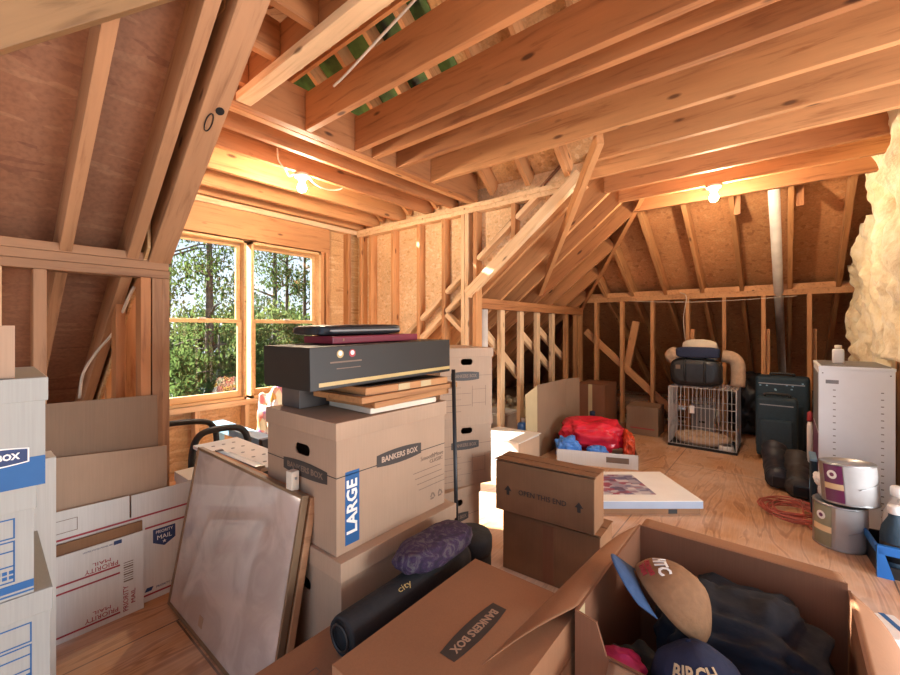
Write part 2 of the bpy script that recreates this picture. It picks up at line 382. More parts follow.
def outline(bm, loc, rot, w, h, lw, t=0.0008):
    m = Euler(rot).to_matrix()
    for dx, dy, a, b in ((0, h / 2, w + lw, lw), (0, -h / 2, w + lw, lw), (w / 2, 0, lw, h - lw), (-w / 2, 0, lw, h - lw)):
        rect(bm, Vector(loc) + m @ Vector((dx, dy, 0)), rot, a, b, t)
    return bm
def logo(parent, loc, rot, w, h, words='BANKERS BOX', panel='logo_dark', ink='print_pale', flip=False):
    """barrel-shaped plate with the maker's words"""
    bm = bmesh.new(); pts = []
    for k in range(9): t = k / 8 * 2 - 1; pts.append(Vector((t * w / 2, -h / 2 * (1 - 0.28 * t * t), 0)))
    for k in range(9): t = 1 - k / 8 * 2; pts.append(Vector((t * w / 2, h / 2 * (1 - 0.28 * t * t), 0)))
    prism(bm, pts, (0, 0, 0.0008))
    o = obj('logo_panel', bm, panel, parent, loc=loc, rot=rot)
    text(o, words, h * 0.50, (0, 0, 0.0009), (0, 0, 0), ink, 'lettering', 0.0004, sx=w * 0.86 / (h * 0.50 * 7.0), bold=0.0008)
    return o
def plate_hole(w, h, t, holes):
    """upright board in XZ from (0,0) to (w,h), thickness t towards +Y, with rounded holes (cx,cz,hw,hh)"""
    bm = bmesh.new(); loops = []
    def loop(pts):
        vs_ = [bm.verts.new((p[0], 0, p[1])) for p in pts]
        for i in range(len(vs_)): bm.edges.new((vs_[i], vs_[(i + 1) % len(vs_)]))
    loop([(0, 0), (w, 0), (w, h), (0, h)])
    for cx, cz, hw, hh in holes:
        pts = []
        for sgn in (1, -1):
            for k in range(9):
                a = -PI / 2 + PI * k / 8
                pts.append((cx + sgn * (hw - hh + hh * math.cos(a)), cz + sgn * hh * math.sin(a)))
        loop(pts)
    bmesh.ops.triangle_fill(bm, use_beauty=True, use_dissolve=False, edges=bm.edges)
    r = bmesh.ops.extrude_face_region(bm, geom=bm.faces[:])
    for v in r['geom']:
        if isinstance(v, bmesh.types.BMVert): v.co.y += t
    return bm
def carton(name, label, cat, loc, rotz, w, d, h, mat, lid=0.0, over=0.006, holes=(), left_holes=(), group=None, lid_mat=None, lid_top=True):
    """closed carton; origin at the near left bottom corner, w along local x, d along local y; hand holes are real holes"""
    t = thing(name, label, cat, loc, rotz, group); th = 0.005
    bh = h - 0.001
    bm = plate_hole(w, bh, th, holes)
    b2 = plate_hole(d - 2 * th, bh, th, [(hx - th, hz, hw, hh) for hx, hz, hw, hh in left_holes])           # left wall: turned to face -X
    mt = Matrix(((0, 1, 0, 0), (1, 0, 0, 0), (0, 0, 1, 0), (0, 0, 0, 1)))
    b2.transform(mt); b2.transform(Matrix.Translation((0, th, 0))); me = bpy.data.meshes.new('x'); b2.to_mesh(me); b2.free(); bm.from_mesh(me); bpy.data.meshes.remove(me)
    box(bm, 0, w, d - th, d, 0, bh); box(bm, w - th, w, th, d - th, 0, bh); box(bm, th, w - th, th, d - th, 0, th)
    if not lid: box(bm, th, w - th, th, d - th, bh - th, bh)
    obj('body', bm, mat, t)
    if lid:
        obj('lid', B(-over, w + over, -over, d + over, h - lid, h, bev=0.002), lid_mat or mat, t)
    return t

# ------------------------------------------------------------------ the setting
YR = 2.22
YK = 2.36          # front of the knee walls along the eave
ZC = 2.40          # underside of the ceiling joists
WX0, WX1 = 0.70, 3.035   # dormer cheeks
YW = 3.89          # inner face of the window wall
zu = lambda y: 1.58 + 0.80 * (YK - y)           # underside of the main rafters
zf = lambda x: 1.74 + 0.62 * (5.60 - x)         # underside of the hip rafters
XH = lambda z: 5.60 - (z - 1.74) / 0.62         # where the hip stands at height z
hip = lambda y: Vector((XH(zu(y)), y, zu(y)))

fl = obj('floor', B(-1.6, 9.2, -4.0, 4.62, -0.05, 0), 'floor'); fl['kind'] = 'structure'
gr = obj('ground', B(-30, 60, 4.6, 80, -3.2, -3.0), 'ground'); gr['kind'] = 'structure'

# window wall
wb = struct_root('wall_back')
WIN = [(1.03, 1.755), (1.80, 2.545)]; WZ0, WZ1 = 0.60, 2.07
bm = bmesh.new()
y0, y1 = YW + 0.09, YW + 0.105
box(bm, 0.55, 1.03, y0, y1, 0, 2.75); box(bm, 2.545, 3.2, y0, y1, 0, 2.75); box(bm, 1.03, 2.545, y0, y1, 0, WZ0); box(bm, 1.03, 2.545, y0, y1, WZ1, 2.75)
obj('sheathing', bm, 'osb', wb)
obj('header', B(0.85, 2.66, YW - 0.005, YW + 0.085, 2.085, 2.345, bev=0.004), 'lumber', wb)
obj('top_plate', B(0.7, 3.035, YW, YW + 0.09, 2.35, 2.40, bev=0.003), 'lumber_pale', wb)
obj('rough_sill', B(0.98, 2.60, YW - 0.012, YW + 0.09, 0.545, 0.595, bev=0.004), 'lumber_pale', wb)
for x in (2.555, 2.62): lum('stud', (x + 0.02, YW + 0.045, 0.04), (x + 0.02, YW + 0.045, 2.085 if x < 2.6 else 2.345), 0.04, 0.09, 'lumber', wb, up=(0, 1, 0))
lum('stud', (2.93, YW + 0.045, 0.04), (2.93, YW + 0.045, 2.35), 0.04, 0.09, 'lumber', wb, up=(0, 1, 0))
for x in (0.98, 0.93): lum('stud', (x, YW + 0.045, 0.04), (x, YW + 0.045, 2.085), 0.04, 0.09, 'lumber', wb, up=(0, 1, 0))
for x in (1.35, 1.77, 2.18): lum('cripple_stud', (x, YW + 0.045, 0.04), (x, YW + 0.045, 0.545), 0.04, 0.09, 'lumber_pale', wb, up=(0, 1, 0))
obj('bottom_plate', B(0.7, 3.035, YW, YW + 0.09, 0, 0.04, bev=0.003), 'lumber', wb)
M['window_wood'] = wood('window_wood', (0.66, 0.42, 0.20), (0.52, 0.29, 0.12), 0.05)
for i, (x0, x1) in enumerate(WIN):
    w = struct_root('window_%d' % (i + 1))
    f = 0.04; ya, yb = YW - 0.015, YW + 0.10
    bm = bmesh.new(); box(bm, x0, x0 + 0.022, ya, yb, WZ0, WZ1); box(bm, x1 - 0.022, x1, ya, yb, WZ0, WZ1)
    box(bm, x0, x1, ya, yb, WZ1 - 0.022, WZ1); box(bm, x0, x1, ya, yb, WZ0, WZ0 + 0.022)
    obj('window_frame', bm, 'window_wood', w)
    mid = 1.325
    for nm, za, zb, yy in (('upper_sash', mid - 0.012, WZ1 - 0.024, 0.065), ('lower_sash', WZ0 + 0.024, mid + 0.012, 0.030)):
        a, b = x0 + 0.024, x1 - 0.024; s = 0.036; ba = 0.036 if nm == 'upper_sash' else 0.055
        bm = bmesh.new(); y_, Y_ = YW + yy, YW + yy + 0.03
        box(bm, a, a + s, y_, Y_, za, zb, 0.003); box(bm, b - s, b, y_, Y_, za, zb, 0.003)
        box(bm, a + s, b - s, y_, Y_, zb - 0.03, zb, 0.003); box(bm, a + s, b - s, y_, Y_, za, za + (0.03 if nm == 'upper_sash' else 0.055), 0.003)
        so = obj(nm, bm, 'window_wood', w)
        obj('pane', B(a + s, b - s, y_ + 0.012, y_ + 0.016, za + 0.03, zb - 0.03), 'glass', so)
    obj('sash_lock', B((x0 + x1) / 2 - 0.03, (x0 + x1) / 2 + 0.03, YW + 0.012, YW + 0.035, mid + 0.012, mid + 0.026, bev=0.004), 'cable', w)

# stud wall on the right of the dormer
wr = struct_root('wall_right')
X0 = WX1
bm = bmesh.new()
prism(bm, [(X0 + 0.092, YW + 0.1, 2.55), (X0 + 0.092, 1.05, 2.55), (X0 + 0.092, 1.05, 2.5), (X0 + 0.092, 1.36, 2.40), (X0 + 0.092, YW + 0.1, zu(YW + 0.1) + 0.10)], (0.012, 0, 0))
obj('sheathing', bm, 'osb_pale', wr)
for k, z in enumerate((2.32, 2.36)):
    obj('top_plate', B(X0 - 0.004 * k, X0 + 0.09, 1.22, YW, z, z + 0.039, bev=0.003), 'lumber_pale', wr)
ST = [3.83, 3.655, 3.289, 2.902, 2.567, 2.33, 2.285, 2.19]
for y in ST: lum('stud', (X0 + 0.045, y, 0.0), (X0 + 0.045, y, 2.32), 0.04, 0.09, 'lumber_pale' if y in (2.33, 2.285) else 'lumber', wr, up=(1, 0, 0))
for y in (1.789, 1.468): lum('stud', (X0 + 0.045, y, zu(y) - 0.02), (X0 + 0.045, y, 2.32), 0.04, 0.09, 'lumber', wr, up=(1, 0, 0))
for a, b in ((3.27, 2.92), (2.88, 2.59), (2.545, 2.35), (2.17, 1.81), (1.77, 1.50)):
    za = lambda y: 1.745 + 0.76 * (YK - y)
    lum('slope_block', (X0 + 0.05, a, za(a)), (X0 + 0.05, b, za(b)), 0.085, 0.04, 'lumber_pale', wr, up=(0, 0, 1))
lum('slope_block', (X0 + 0.05, 2.545, 1.42), (X0 + 0.05, 2.35, 1.56), 0.085, 0.04, 'lumber_pale', wr)
lum('slope_block', (X0 + 0.05, 2.545, 1.39), (X0 + 0.05, 2.35, 1.23), 0.085, 0.04, 'lumber_pale', wr)
lum('slope_block', (X0 + 0.05, 2.88, 1.16), (X0 + 0.05, 2.59, 1.38), 0.085, 0.04, 'lumber_pale', wr)

# left cheek of the dormer
wl = struct_root('wall_left')
bm = bmesh.new(); prism(bm, [(0.60, YW + 0.1, 0.0), (0.60, YW + 0.1, 2.5), (0.60, 2.3, 2.5), (0.60, 2.3, zu(2.3)), (0.60, 3.9, 0.3)], (-0.012, 0, 0))
obj('sheathing', bm, 'osb', wl)
for y in (2.80, 3.2, 3.6, 3.84): lum('stud', (0.645, y, 0), (0.645, y, 2.36), 0.04, 0.085, 'lumber', wl, up=(1, 0, 0))
obj('top_plate', B(0.605, 0.69, 1.5, YW, 2.36, 2.398, bev=0.003), 'lumber', wl)

# knee wall on the left
kl = struct_root('wall_knee_left')
for i in range(3): obj('top_plate', B(-1.2, 0.695 - 0.004 * i, YK, YK + 0.09, 1.497 + i * 0.039, 1.535 + i * 0.039, bev=0.003), 'lumber_grey', kl)
for x, m in ((-0.31, 'lumber_grey'), (0.112, 'lumber_pale'), (0.238, 'lumber_grey'), (0.597, 'lumber_red'), (0.642, 'lumber_grey'), (0.678, 'lumber_grey')):
    lum('stud', (x, YK + 0.045, 0), (x, YK + 0.045, 1.496), 0.04 if x < 0.67 else 0.032, 0.09, m, kl, up=(0, 1, 0))
lum('stud', (0.555, YK + 0.30, 0), (0.555, YK + 0.30, 1.40), 0.04, 0.09, 'lumber_red', kl, up=(0, 1, 0))
# knee wall on the right
kr = struct_root('wall_knee_right')
for i in range(2): obj('top_plate', B(3.13, 5.70, YR, YR + 0.09, 1.445 + i * 0.05, 1.494 + i * 0.05, bev=0.003), 'lumber_red', kr)
for u, x in enumerate((3.61, 4.01, 4.40, 4.80, 5.22, 5.55)):
    lum('stud', (x, YR + 0.05, 0), (x, YR + 0.05, 1.444), 0.08 if x < 5.5 else 0.075, 0.045, 'lumber_pale' if x < 5 else 'lumber', kr, up=(0, 1, 0))
for a in ((3.45, 1.20, 4.10, 0.72), (4.15, 1.20, 4.95, 0.72), (4.55, 1.26, 5.3, 0.86)):
    lum('brace', (a[0], YR + 0.13, a[1]), (a[2], YR + 0.13, a[3]), 0.04, 0.085, 'lumber_pale', kr, up=(0, 0, 1))
# knee wall at the far end
kf = struct_root('wall_knee_far'); XF = 5.70
for i in range(2): obj('top_plate', B(XF, XF + 0.09, -0.75, 2.32, 1.615 + i * 0.061, 1.675 + i * 0.061, bev=0.003), 'lumber', kf)
for y in (2.28, 2.04, 1.696, 1.318, 0.92, 0.548, 0.185, -0.199, -0.56):
    lum('stud', (XF + 0.045, y, 0), (XF + 0.045, y, 1.615), 0.04, 0.09, 'lumber', kf, up=(1, 0, 0))
lum('brace', (XF + 0.11, 2.22, 1.22), (XF + 0.11, 1.12, 0.22), 0.04, 0.09, 'lumber', kf, up=(0, 0, 1))
lum('brace', (XF + 0.12, 1.66, 0.72), (XF + 0.12, 1.54, 1.35), 0.04, 0.09, 'lumber', kf, up=(0, 1, 0))
for y in (0.88, 0.15, -0.24): lum('brace', (XF + 0.13, y, 0.6), (XF + 0.13, y, 1.25), 0.04, 0.09, 'lumber', kf, up=(1, 0, 0))
# side wall that holds the insulation
ws = struct_root('wall_side'); YS = -0.74
obj('sheathing', B(3.15, 7.2, YS - 0.015, YS, 0, 3.05), 'osb_roof', ws)
for x in (3.2, 3.90, 4.55, 5.15): lum('stud', (x, YS + 0.09, 0), (x, YS + 0.09, 3.0 if x < 4 else 2.38), 0.045, 0.18, 'lumber', ws, up=(0, 1, 0))
wre = struct_root('wall_return'); obj('sheathing', B(3.20, 3.215, -3.9, YS - 0.016, 0, 3.6), 'osb', wre)
for y in (-1.1, -1.7, -2.3, -2.9): lum('stud', (3.155, y, 0), (3.155, y, 2.38), 0.04, 0.09, 'lumber', wre, up=(1, 0, 0))
obj('bottom_plate', B(3.15, 5.58, YS, YS + 0.17, 0, 0.04), 'lumber', ws)

# main ceiling joists, header and the dormer joists
ce = struct_root('ceiling')
for x, ya, yb, m in ((1.327, -1.5, 2.15, 'lumber_red'), (1.68, -1.5, 2.15, 'lumber_red'), (1.823, -1.5, 2.15, 'lumber_red'), (2.045, -1.5, 2.15, 'lumber_red'), (2.415, -1.5, 2.15, 'lumber'),
                  (2.80, -1.5, 1.0, 'lumber'), (3.12, -0.9, 1.18, 'lumber'), (3.51, -0.72, 1.18, 'lumber_red'), (3.87, -0.72, 1.17, 'lumber'), (4.28, -0.72, 1.16, 'lumber_red')):
    lum('joist', (x, ya, ZC), (x, yb, ZC), 0.04, 0.215, m, ce, anchor='b')
lum('header_beam', (0.72, 2.18, ZC - 0.001), (3.03, 2.18, ZC - 0.001), 0.055, 0.24, 'lumber_red', ce, anchor='b')
lum('header_beam', (0.72, 2.24, ZC), (3.03, 2.24, ZC), 0.05, 0.24, 'lumber', ce, anchor='b')
for y in (2.46, 2.774, 3.183, 3.60, 3.85):
    lum('joist', (0.70, y, ZC), (3.12, y, ZC), 0.04, 0.16, 'lumber_red' if y < 3 else 'lumber', ce, anchor='b')
lum('strip', (0.952, -0.6, ZC), (0.952, 2.14, ZC), 0.075, 0.04, 'lumber_pale', ce, anchor='b')
for y in (0.9, 1.18, 1.45, 1.75, 2.05):
    lum('blocking', (0.70, y, ZC + 0.041), (0.93, y, ZC + 0.041), 0.035, 0.17, 'lumber_red', ce, anchor='b')
lum('blocking', (0.95, 0.6, ZC + 0.041), (0.95, 2.15, ZC + 0.041), 0.035, 0.17, 'lumber_red', ce, anchor='b')
lum('valley_board', (4.42, 2.26, 1.63), (2.46, 0.855, 2.395), 0.042, 0.10, 'lumber', ce)

# roof slopes: sheathing with its rafters
TV = 0.20          # rafter depth measured straight up
rb = struct_root('roof_back')
dz = lambda p, t: (p[0], p[1], zu(p[1]) + t)
yt, ye = -0.55, 4.62
xr = hip(yt).x; xe = hip(ye).x
dw0, dw1 = 0.62, 3.10; yv = 1.28; ya_ = 0.02
pts = [(-1.5, yt), (xr, yt), (xe, ye), (dw1, ye), (dw1, yv), (1.86, ya_), (dw0, yv), (dw0, ye), (-1.5, ye)]
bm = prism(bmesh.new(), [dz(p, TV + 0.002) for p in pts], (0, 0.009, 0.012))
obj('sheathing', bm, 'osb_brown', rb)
nrm = Vector((0, 0.8, 1)).normalized()
def rafter(x, ya, yb, w=0.04, m='lumber', h=0.155, drop=0.0, par=rb, nm='rafter'):
    return lum(nm, (x, ya, zu(ya) - drop), (x, yb, zu(yb) - drop), w, h, m, par, up=nrm, anchor='b')
for x in (-0.92, -0.51, -0.10, 0.315): rafter(x, 4.25, -0.5, m='lumber_grey')
rafter(0.545, 4.25, -0.5, 0.045, 'lumber_grey')
rafter(0.652, 2.36, -0.3, 0.09, 'lumber_grey', 0.16, 0.01, nm='trimmer_rafter')
hb = LT([(0.016, 0), (0.016, 0.001), (0, 0.001)], 16); hb.transform(Matrix.Translation((0.668, 1.70, zu(1.70) - 0.012)) @ (-nrm).to_track_quat('Z', 'Y').to_matrix().to_4x4()); obj('bored_hole', hb, 'black_plastic', rb)
obj('wire_staple', T([Vector((0.645 + 0.012 * math.cos(a), 1.745 + 0.03 * math.sin(a), zu(1.745 + 0.03 * math.sin(a)) - 0.0145)) for a in [2 * PI * k / 16 for k in range(17)]], 0.0025, 5), 'black_plastic', rb)
rafter(3.035, 2.24, 1.17, 0.06, 'lumber_pale', 0.085, 0.14)
rafter(3.18, 3.9, 1.2, 0.04, 'lumber', 0.24, 0.14)
for x, yb in ((3.55, 0.85), (3.89, 0.62), (4.30, 1.0), (4.70, 1.45), (5.10, 1.75), (5.50, 2.05)): rafter(x, 4.25, yb, m='lumber_red' if x > 4 else 'lumber', h=0.26, drop=0.14)
for x, ya, yb in ((1.1, 0.75, -0.5), (1.5, 0.3, -0.5), (1.9, -0.05, -0.5), (2.3, 0.3, -0.3), (2.7, 0.75, 0.1)): rafter(x, ya, yb, m='lumber_red')
lum('hip_rafter', hip(4.2) + Vector((0, 0, -0.15)), hip(0.0) + Vector((0, 0, -0.15)), 0.045, 0.28, 'lumber_red', rb, anchor='b')
# hip end
rf = struct_root('roof_far')
pts = [(hip(yt).x, yt), (hip(ye).x, ye), (hip(ye).x, -1.2), (hip(yt).x, -1.2)]
obj('sheathing', prism(bmesh.new(), [(p[0], p[1], zf(p[0]) + TV + 0.002) for p in pts], (0.008, 0, 0.012)), 'osb_roof', rf)
nf = Vector((0.62, 0, 1)).normalized()
for y in (1.90, 1.55, 1.16, 0.76, 0.38, -0.04, -0.42):
    xt = max(3.9, hip(y).x + 0.05)
    lum('rafter', (7.9, y, zf(7.9)), (xt, y, zf(xt)), 0.04, 0.16, 'lumber', rf, up=nf, anchor='b')
for y in (0.34, -0.10): lum('nailer', (4.60, y, 2.30), (4.60, y, 2.52), 0.05, 0.05, 'lumber_red', rf, up=(1, 0, 0))
# dormer roof: two small slopes with rafters and a ridge
rd = struct_root('roof_dormer')
XR = 1.86; ZR = 3.38
for sx, xw, mt in ((1, 3.06, 'green_sheet'), (-1, 0.66, 'osb')):
    s = (ZR - 2.44) / abs(XR - xw)
    yl = -0.45
    pl = [(xw + sx * 0.15, YW + 0.2), (XR, YW + 0.2), (XR, yl), (xw + sx * 0.15, yv - 0.15)]
    zz = lambda x: 2.44 + s * abs(x - xw) * (1 if (x - xw) * sx < 0 else -1)
    obj('sheathing', prism(bmesh.new(), [(p[0], p[1], zz(p[0]) + 0.19) for p in pl], (0, 0, 0.014)), 'osb', rd)
    for y in (0.55, 0.95, 1.32, 1.66, 2.02, 2.34, 2.68, 3.06, 3.48):
        xa = xw if y > 1.3 else xw + (XR - xw) * (1.3 - y) / 1.3
        lum('rafter', (xa, y, zz(xa)), (XR - 0.02 * -sx, y, zz(XR)), 0.04, 0.20, 'lumber', rd, up=(0.6 * sx, 0, 1), anchor='b')
obj('membrane', prism(bmesh.new(), [(XR + 0.03, YW + 0.08, 2.44 + 0.18 + (ZR - 2.44) * (3.06 - XR - 0.03) / 1.2), (XR + 0.03, 1.85, 2.44 + 0.18 + (ZR - 2.44) * (3.06 - XR - 0.03) / 1.2), (2.50, 1.85, 2.44 + 0.18 + (ZR - 2.44) * 0.56 / 1.2), (2.50, YW + 0.08, 2.44 + 0.18 + (ZR - 2.44) * 0.56 / 1.2)], (0, 0, 0.004)), 'green_sheet', rd)
lum('ridge_board', (XR, 0.0, ZR - 0.02), (XR, YW, ZR - 0.02), 0.03, 0.2, 'lumber_red', rd, anchor='b')
obj('gable_sheathing', prism(bmesh.new(), [(0.6, YW + 0.09, 2.5), (3.1, YW + 0.09, 2.5), (XR, YW + 0.09, ZR + 0.1)], (0, 0.012, 0)), 'osb', rd)
# the slope behind the camera
rfr = struct_root('roof_front')
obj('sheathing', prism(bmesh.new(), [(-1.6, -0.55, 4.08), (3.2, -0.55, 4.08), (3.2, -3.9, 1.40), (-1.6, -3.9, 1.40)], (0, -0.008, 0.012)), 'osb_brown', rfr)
# a brace that crosses the top left corner of the view
br = struct_root('trim_1')
lum('collar_brace', (-0.75, 1.45, 1.092), (0.92, 1.45, 2.738), 0.04, 0.24, 'lumber_brown', br, up=(-0.7, 0, 1), anchor='b')

# ------------------------------------------------------------------ outside the window
def tree(name, label, x, y, h, r, crown, mat, n=1800, leaf=0.16, trunk_r=0.12, seed=0, low=0.0, lean=0.0):
    rnd = random.Random(seed); t = thing(name, label, 'tree', (x, y, -3.0), 0, 'trees outside the window')
    pts = [(lean * k / 6 + 0.08 * noise.noise((seed, k, 0)), 0.08 * noise.noise((k, seed, 1)), h * k / 6) for k in range(7)]
    bm = T(pts, [trunk_r * (1 - 0.75 * k / 6) for k in range(7)], 10)
    for k in range(9):
        a = rnd.random() * 6.28; z = h * (low + (1 - low) * (0.1 + 0.8 * rnd.random())); q = Vector((lean * z / h, 0, z))
        L = r * (0.5 + 0.5 * rnd.random())
        tube(bm, [q, q + Vector((math.cos(a) * L * 0.5, math.sin(a) * L * 0.5, L * 0.2)), q + Vector((math.cos(a) * L, math.sin(a) * L, L * 0.22))], [trunk_r * 0.3, trunk_r * 0.2, trunk_r * 0.06], 5)
    obj('trunk', bm, 'bark', t, True)
    bm = bmesh.new(); cl = [(rnd.uniform(-1, 1), rnd.uniform(-1, 1), rnd.random()) for _ in range(crown)]
    for i in range(n):
        cx, cy, cz = rnd.choice(cl); rr = r * (1.1 - 0.5 * cz)
        p = Vector((cx * rr + rnd.gauss(0, r * 0.16) + lean * cz, cy * rr + rnd.gauss(0, r * 0.16), h * (low + (1.02 - low) * cz) + rnd.gauss(0, r * 0.14)))
        e = Euler((rnd.random() * 6, rnd.random() * 6, rnd.random() * 6)).to_matrix(); s = leaf * rnd.uniform(0.5, 1.2)
        bm.faces.new([bm.verts.new(p + e @ Vector(q)) for q in ((-s, 0, 0), (0, -s * 0.45, 0.02), (s, 0, 0), (0, s * 0.45, 0.02))])
    obj('foliage', bm, mat, t)
tree('pine_tree', 'tall dark double trunked tree filling the middle of the first window', 4.45, 12.0, 8.2, 1.5, 22, 'leaf', 3900, 0.075, 0.17, 1, 0.38)
tree('pine_tree', 'thick trunked pine seen at the middle of the second window', 7.85, 15.0, 8.8, 1.6, 22, 'leaf', 2860, 0.081, 0.16, 2, 0.35)
tree('pine_tree', 'slim pine just right of the thick trunk in the second window', 8.67, 15.6, 8.8, 1.2, 22, 'leaf_dark', 2080, 0.081, 0.12, 3, 0.30)
tree('oak_tree', 'pale leafed tree at the left edge of the first window', 3.6, 13.0, 7.4, 1.5, 20, 'leaf_pale', 1820, 0.075, 0.10, 4, 0.40, 0.3)
tree('oak_tree', 'bushy green tree low in the first window', 4.3, 11.0, 4.1, 1.2, 22, 'leaf', 5720, 0.087, 0.08, 5, 0.15)
tree('oak_tree', 'light green tree between the two windows', 6.9, 13.5, 4.6, 1.5, 22, 'leaf_pale', 5200, 0.087, 0.09, 6, 0.2)
tree('oak_tree', 'dark green tree low in the second window', 8.2, 12.6, 4.3, 1.4, 24, 'leaf_dark', 5720, 0.087, 0.09, 7, 0.15)
tree('pine_tree', 'slender trunk against the sky at the right edge of the second window', 9.7, 16.0, 9.0, 1.2, 20, 'leaf', 1560, 0.087, 0.13, 8, 0.4)
for i, (x, y) in enumerate(((5, 19), (8, 20), (11, 20.5), (14, 21))):
    tree('far_tree', ('far tree behind the middle of the first window', 'far tree behind the gap between the windows', 'far tree behind the second window', 'far tree behind the right edge of the second window')[i], x, y, 4.9, 2.3, 30, 'leaf_dark' if i % 2 else 'leaf', 4500, 0.16, 0.16, 20 + i, 0.05)

# ------------------------------------------------------------------ bare bulbs, cables and pipe
def fixture(x, y, z, label):
    t = thing('bulb_fixture', label, 'light', (x, y, z), 0, 'bare bulbs on the joists')
    obj('lamp_holder', LT([(0.05, 0), (0.055, -0.012), (0.05, -0.024), (0.03, -0.030), (0.024, -0.055), (0, -0.055)]), 'porcelain', t, True)
    bo = obj('bulb', LT([(0.0, -0.135), (0.016, -0.132), (0.028, -0.12), (0.033, -0.103), (0.028, -0.085), (0.017, -0.068), (0.014, -0.056), (0.0, -0.056)], 20), 'bulb', t, True)
fixture(1.66, 2.774, ZC - 0.001, 'bare lit bulb hanging from the dormer joists near the window')
fixture(3.87, 0.44, ZC - 0.001, 'bare lit bulb under the joists above the far knee wall')
def wire(name, label, pts, r=0.005, mat='cable', cat='cable', n=6):
    return tag(obj(name, T(arc(pts, n), r, 6), mat, None, True), label, cat)
wire('electric_cable', 'white cable looping away to the left of the window bulb', [(1.60, 2.774, 2.385), (1.56, 2.78, 2.36), (1.50, 2.72, 2.37), (1.45, 2.72, 2.42), (1.44, 2.72, 2.50)])
wire('electric_cable', 'white cable looping away to the right of the window bulb', [(1.72, 2.774, 2.385), (1.82, 2.81, 2.36), (1.97, 2.84, 2.375), (2.06, 2.82, 2.42), (2.05, 2.82, 2.52)])
wire('electric_cable', 'long white cable slung between the upper joists near the ceiling opening', [(1.20, 1.72, 2.445), (1.20, 1.62, 2.465), (1.20, 1.40, 2.525), (1.20, 1.16, 2.59), (1.20, 0.95, 2.66)], 0.006)
wire('electric_cable', 'pale cable curving down a rafter behind the left knee wall', [(0.585, 2.50, 1.46), (0.57, 2.55, 1.40), (0.55, 2.72, 1.24), (0.50, 2.83, 1.13), (0.44, 2.80, 1.02), (0.42, 2.76, 0.90)], 0.007)
wire('electric_cable', 'thin cable strung along the far knee wall below its plate', [(5.69, 1.6, 1.62), (5.685, 1.2, 1.59), (5.685, 0.8, 1.575), (5.685, 0.4, 1.58), (5.685, -0.1, 1.60)], 0.004)
wire('electric_cable', 'cable hanging down the far wall stud behind the black bag', [(5.69, 1.0, 1.70), (5.68, 0.93, 1.64), (5.685, 0.96, 1.4), (5.685, 0.95, 1.2), (5.66, 0.92, 1.02)], 0.005)
tag(obj('vent_pipe', T([(4.35, 0.075, zf(4.35) - 0.02), (7.3, 0.03, zf(7.3) - 0.02)], 0.042, 16), 'pvc', None, True), 'white plastic pipe running down behind the far knee wall', 'pipe')
wire('duct_pipe', 'grey pipe crossing between the upper joists', [(2.30, 1.55, 2.72), (2.56, 1.50, 2.66), (2.75, 1.45, 2.62)], 0.03, 'steel', 'pipe', 3)
tag(obj('vent_pipe', T([(4.80, -0.60, 2.38), (5.15, -0.60, 1.95)], 0.018, 10), 'pvc', None, True), 'thin white pipe beside the edge of the insulation', 'pipe')
tag(obj('post_pipe', T([(3.30, YR + 0.06, 0.0), (3.30, YR + 0.06, 1.44)], 0.048, 16), 'pvc', None, True), 'round white post under the right knee wall plate', 'post')
def flexduct(pts, r, label):
    P = arc(pts, 26); bm = T(P, [r * (1 + 0.07 * (i % 2)) for i in range(len(P))], 16); return tag(obj('flexible_duct', bm, 'duct', None, True), label, 'duct')
flexduct([(5.93, 2.15, 0.16), (6.0, 1.75, 0.2), (5.98, 1.35, 0.22), (6.02, 0.95, 0.22)], 0.14, 'silver flexible duct lying behind the far knee wall')
# insulation batts in the side wall
def batt(x0, x1, z0, z1, seed, label):
    bm = bmesh.new(); nx, nz = 34, 150
    def P(i, j, f):
        a, c = i / nx, j / nz; x = x0 + (x1 - x0) * a; z = z0 + (z1 - z0) * c
        e = min(a, 1 - a) * 2; d = 0.15 * (1 - (1 - min(1, e * 2.6)) ** 2) + 0.03
        q = Vector((x * 5.5, seed * 9.1, z * 4.2))
        d *= 1 + 0.50 * noise.noise(q * 0.8) + 0.22 * noise.noise(q * 1.9) + 0.10 * noise.noise(q * 4)
        if z < 1.06 and x < 4.35: d = min(d, 0.085)
        w = 0.05 * noise.noise(Vector((z * 4, seed, 5)))
        return Vector((x + (w if 0 < i < nx else w * 0.7), YS + 0.003 + (max(0.03, d + 0.05 * min(1, e * 3)) if f else 0), z + (0.04 * noise.noise(Vector((x * 9, seed, 3))) if j in (0, nz) else 0)))
    g = [[[bm.verts.new(P(i, j, f)) for j in range(nz + 1)] for i in range(nx + 1)] for f in (0, 1)]
    for i in range(nx):
        for j in range(nz):
            bm.faces.new((g[1][i][j], g[1][i + 1][j], g[1][i + 1][j + 1], g[1][i][j + 1])); bm.faces.new((g[0][i][j], g[0][i][j + 1], g[0][i + 1][j + 1], g[0][i + 1][j]))
    for i in range(nx):
        for j in (0, nz): bm.faces.new((g[0][i][j], g[0][i + 1][j], g[1][i + 1][j], g[1][i][j]))
    for j in range(nz):
        for i in (0, nx): bm.faces.new((g[0][i][j], g[0][i][j + 1], g[1][i][j + 1], g[1][i][j]))
    return tag(obj('insulation_batt', bm, 'insulation', None, True), label, 'insulation', 'insulation batts in the side wall')
batt(3.24, 3.86, 0.045, 2.98, 1, 'yellow insulation batt at the edge of the photo nearest the camera')
batt(3.94, 4.51, 0.045, 2.56, 2, 'yellow insulation batt beside the stud, second from the photo edge')
batt(4.59, 5.11, 0.045, 2.16, 3, 'yellow insulation batt third along the side wall')
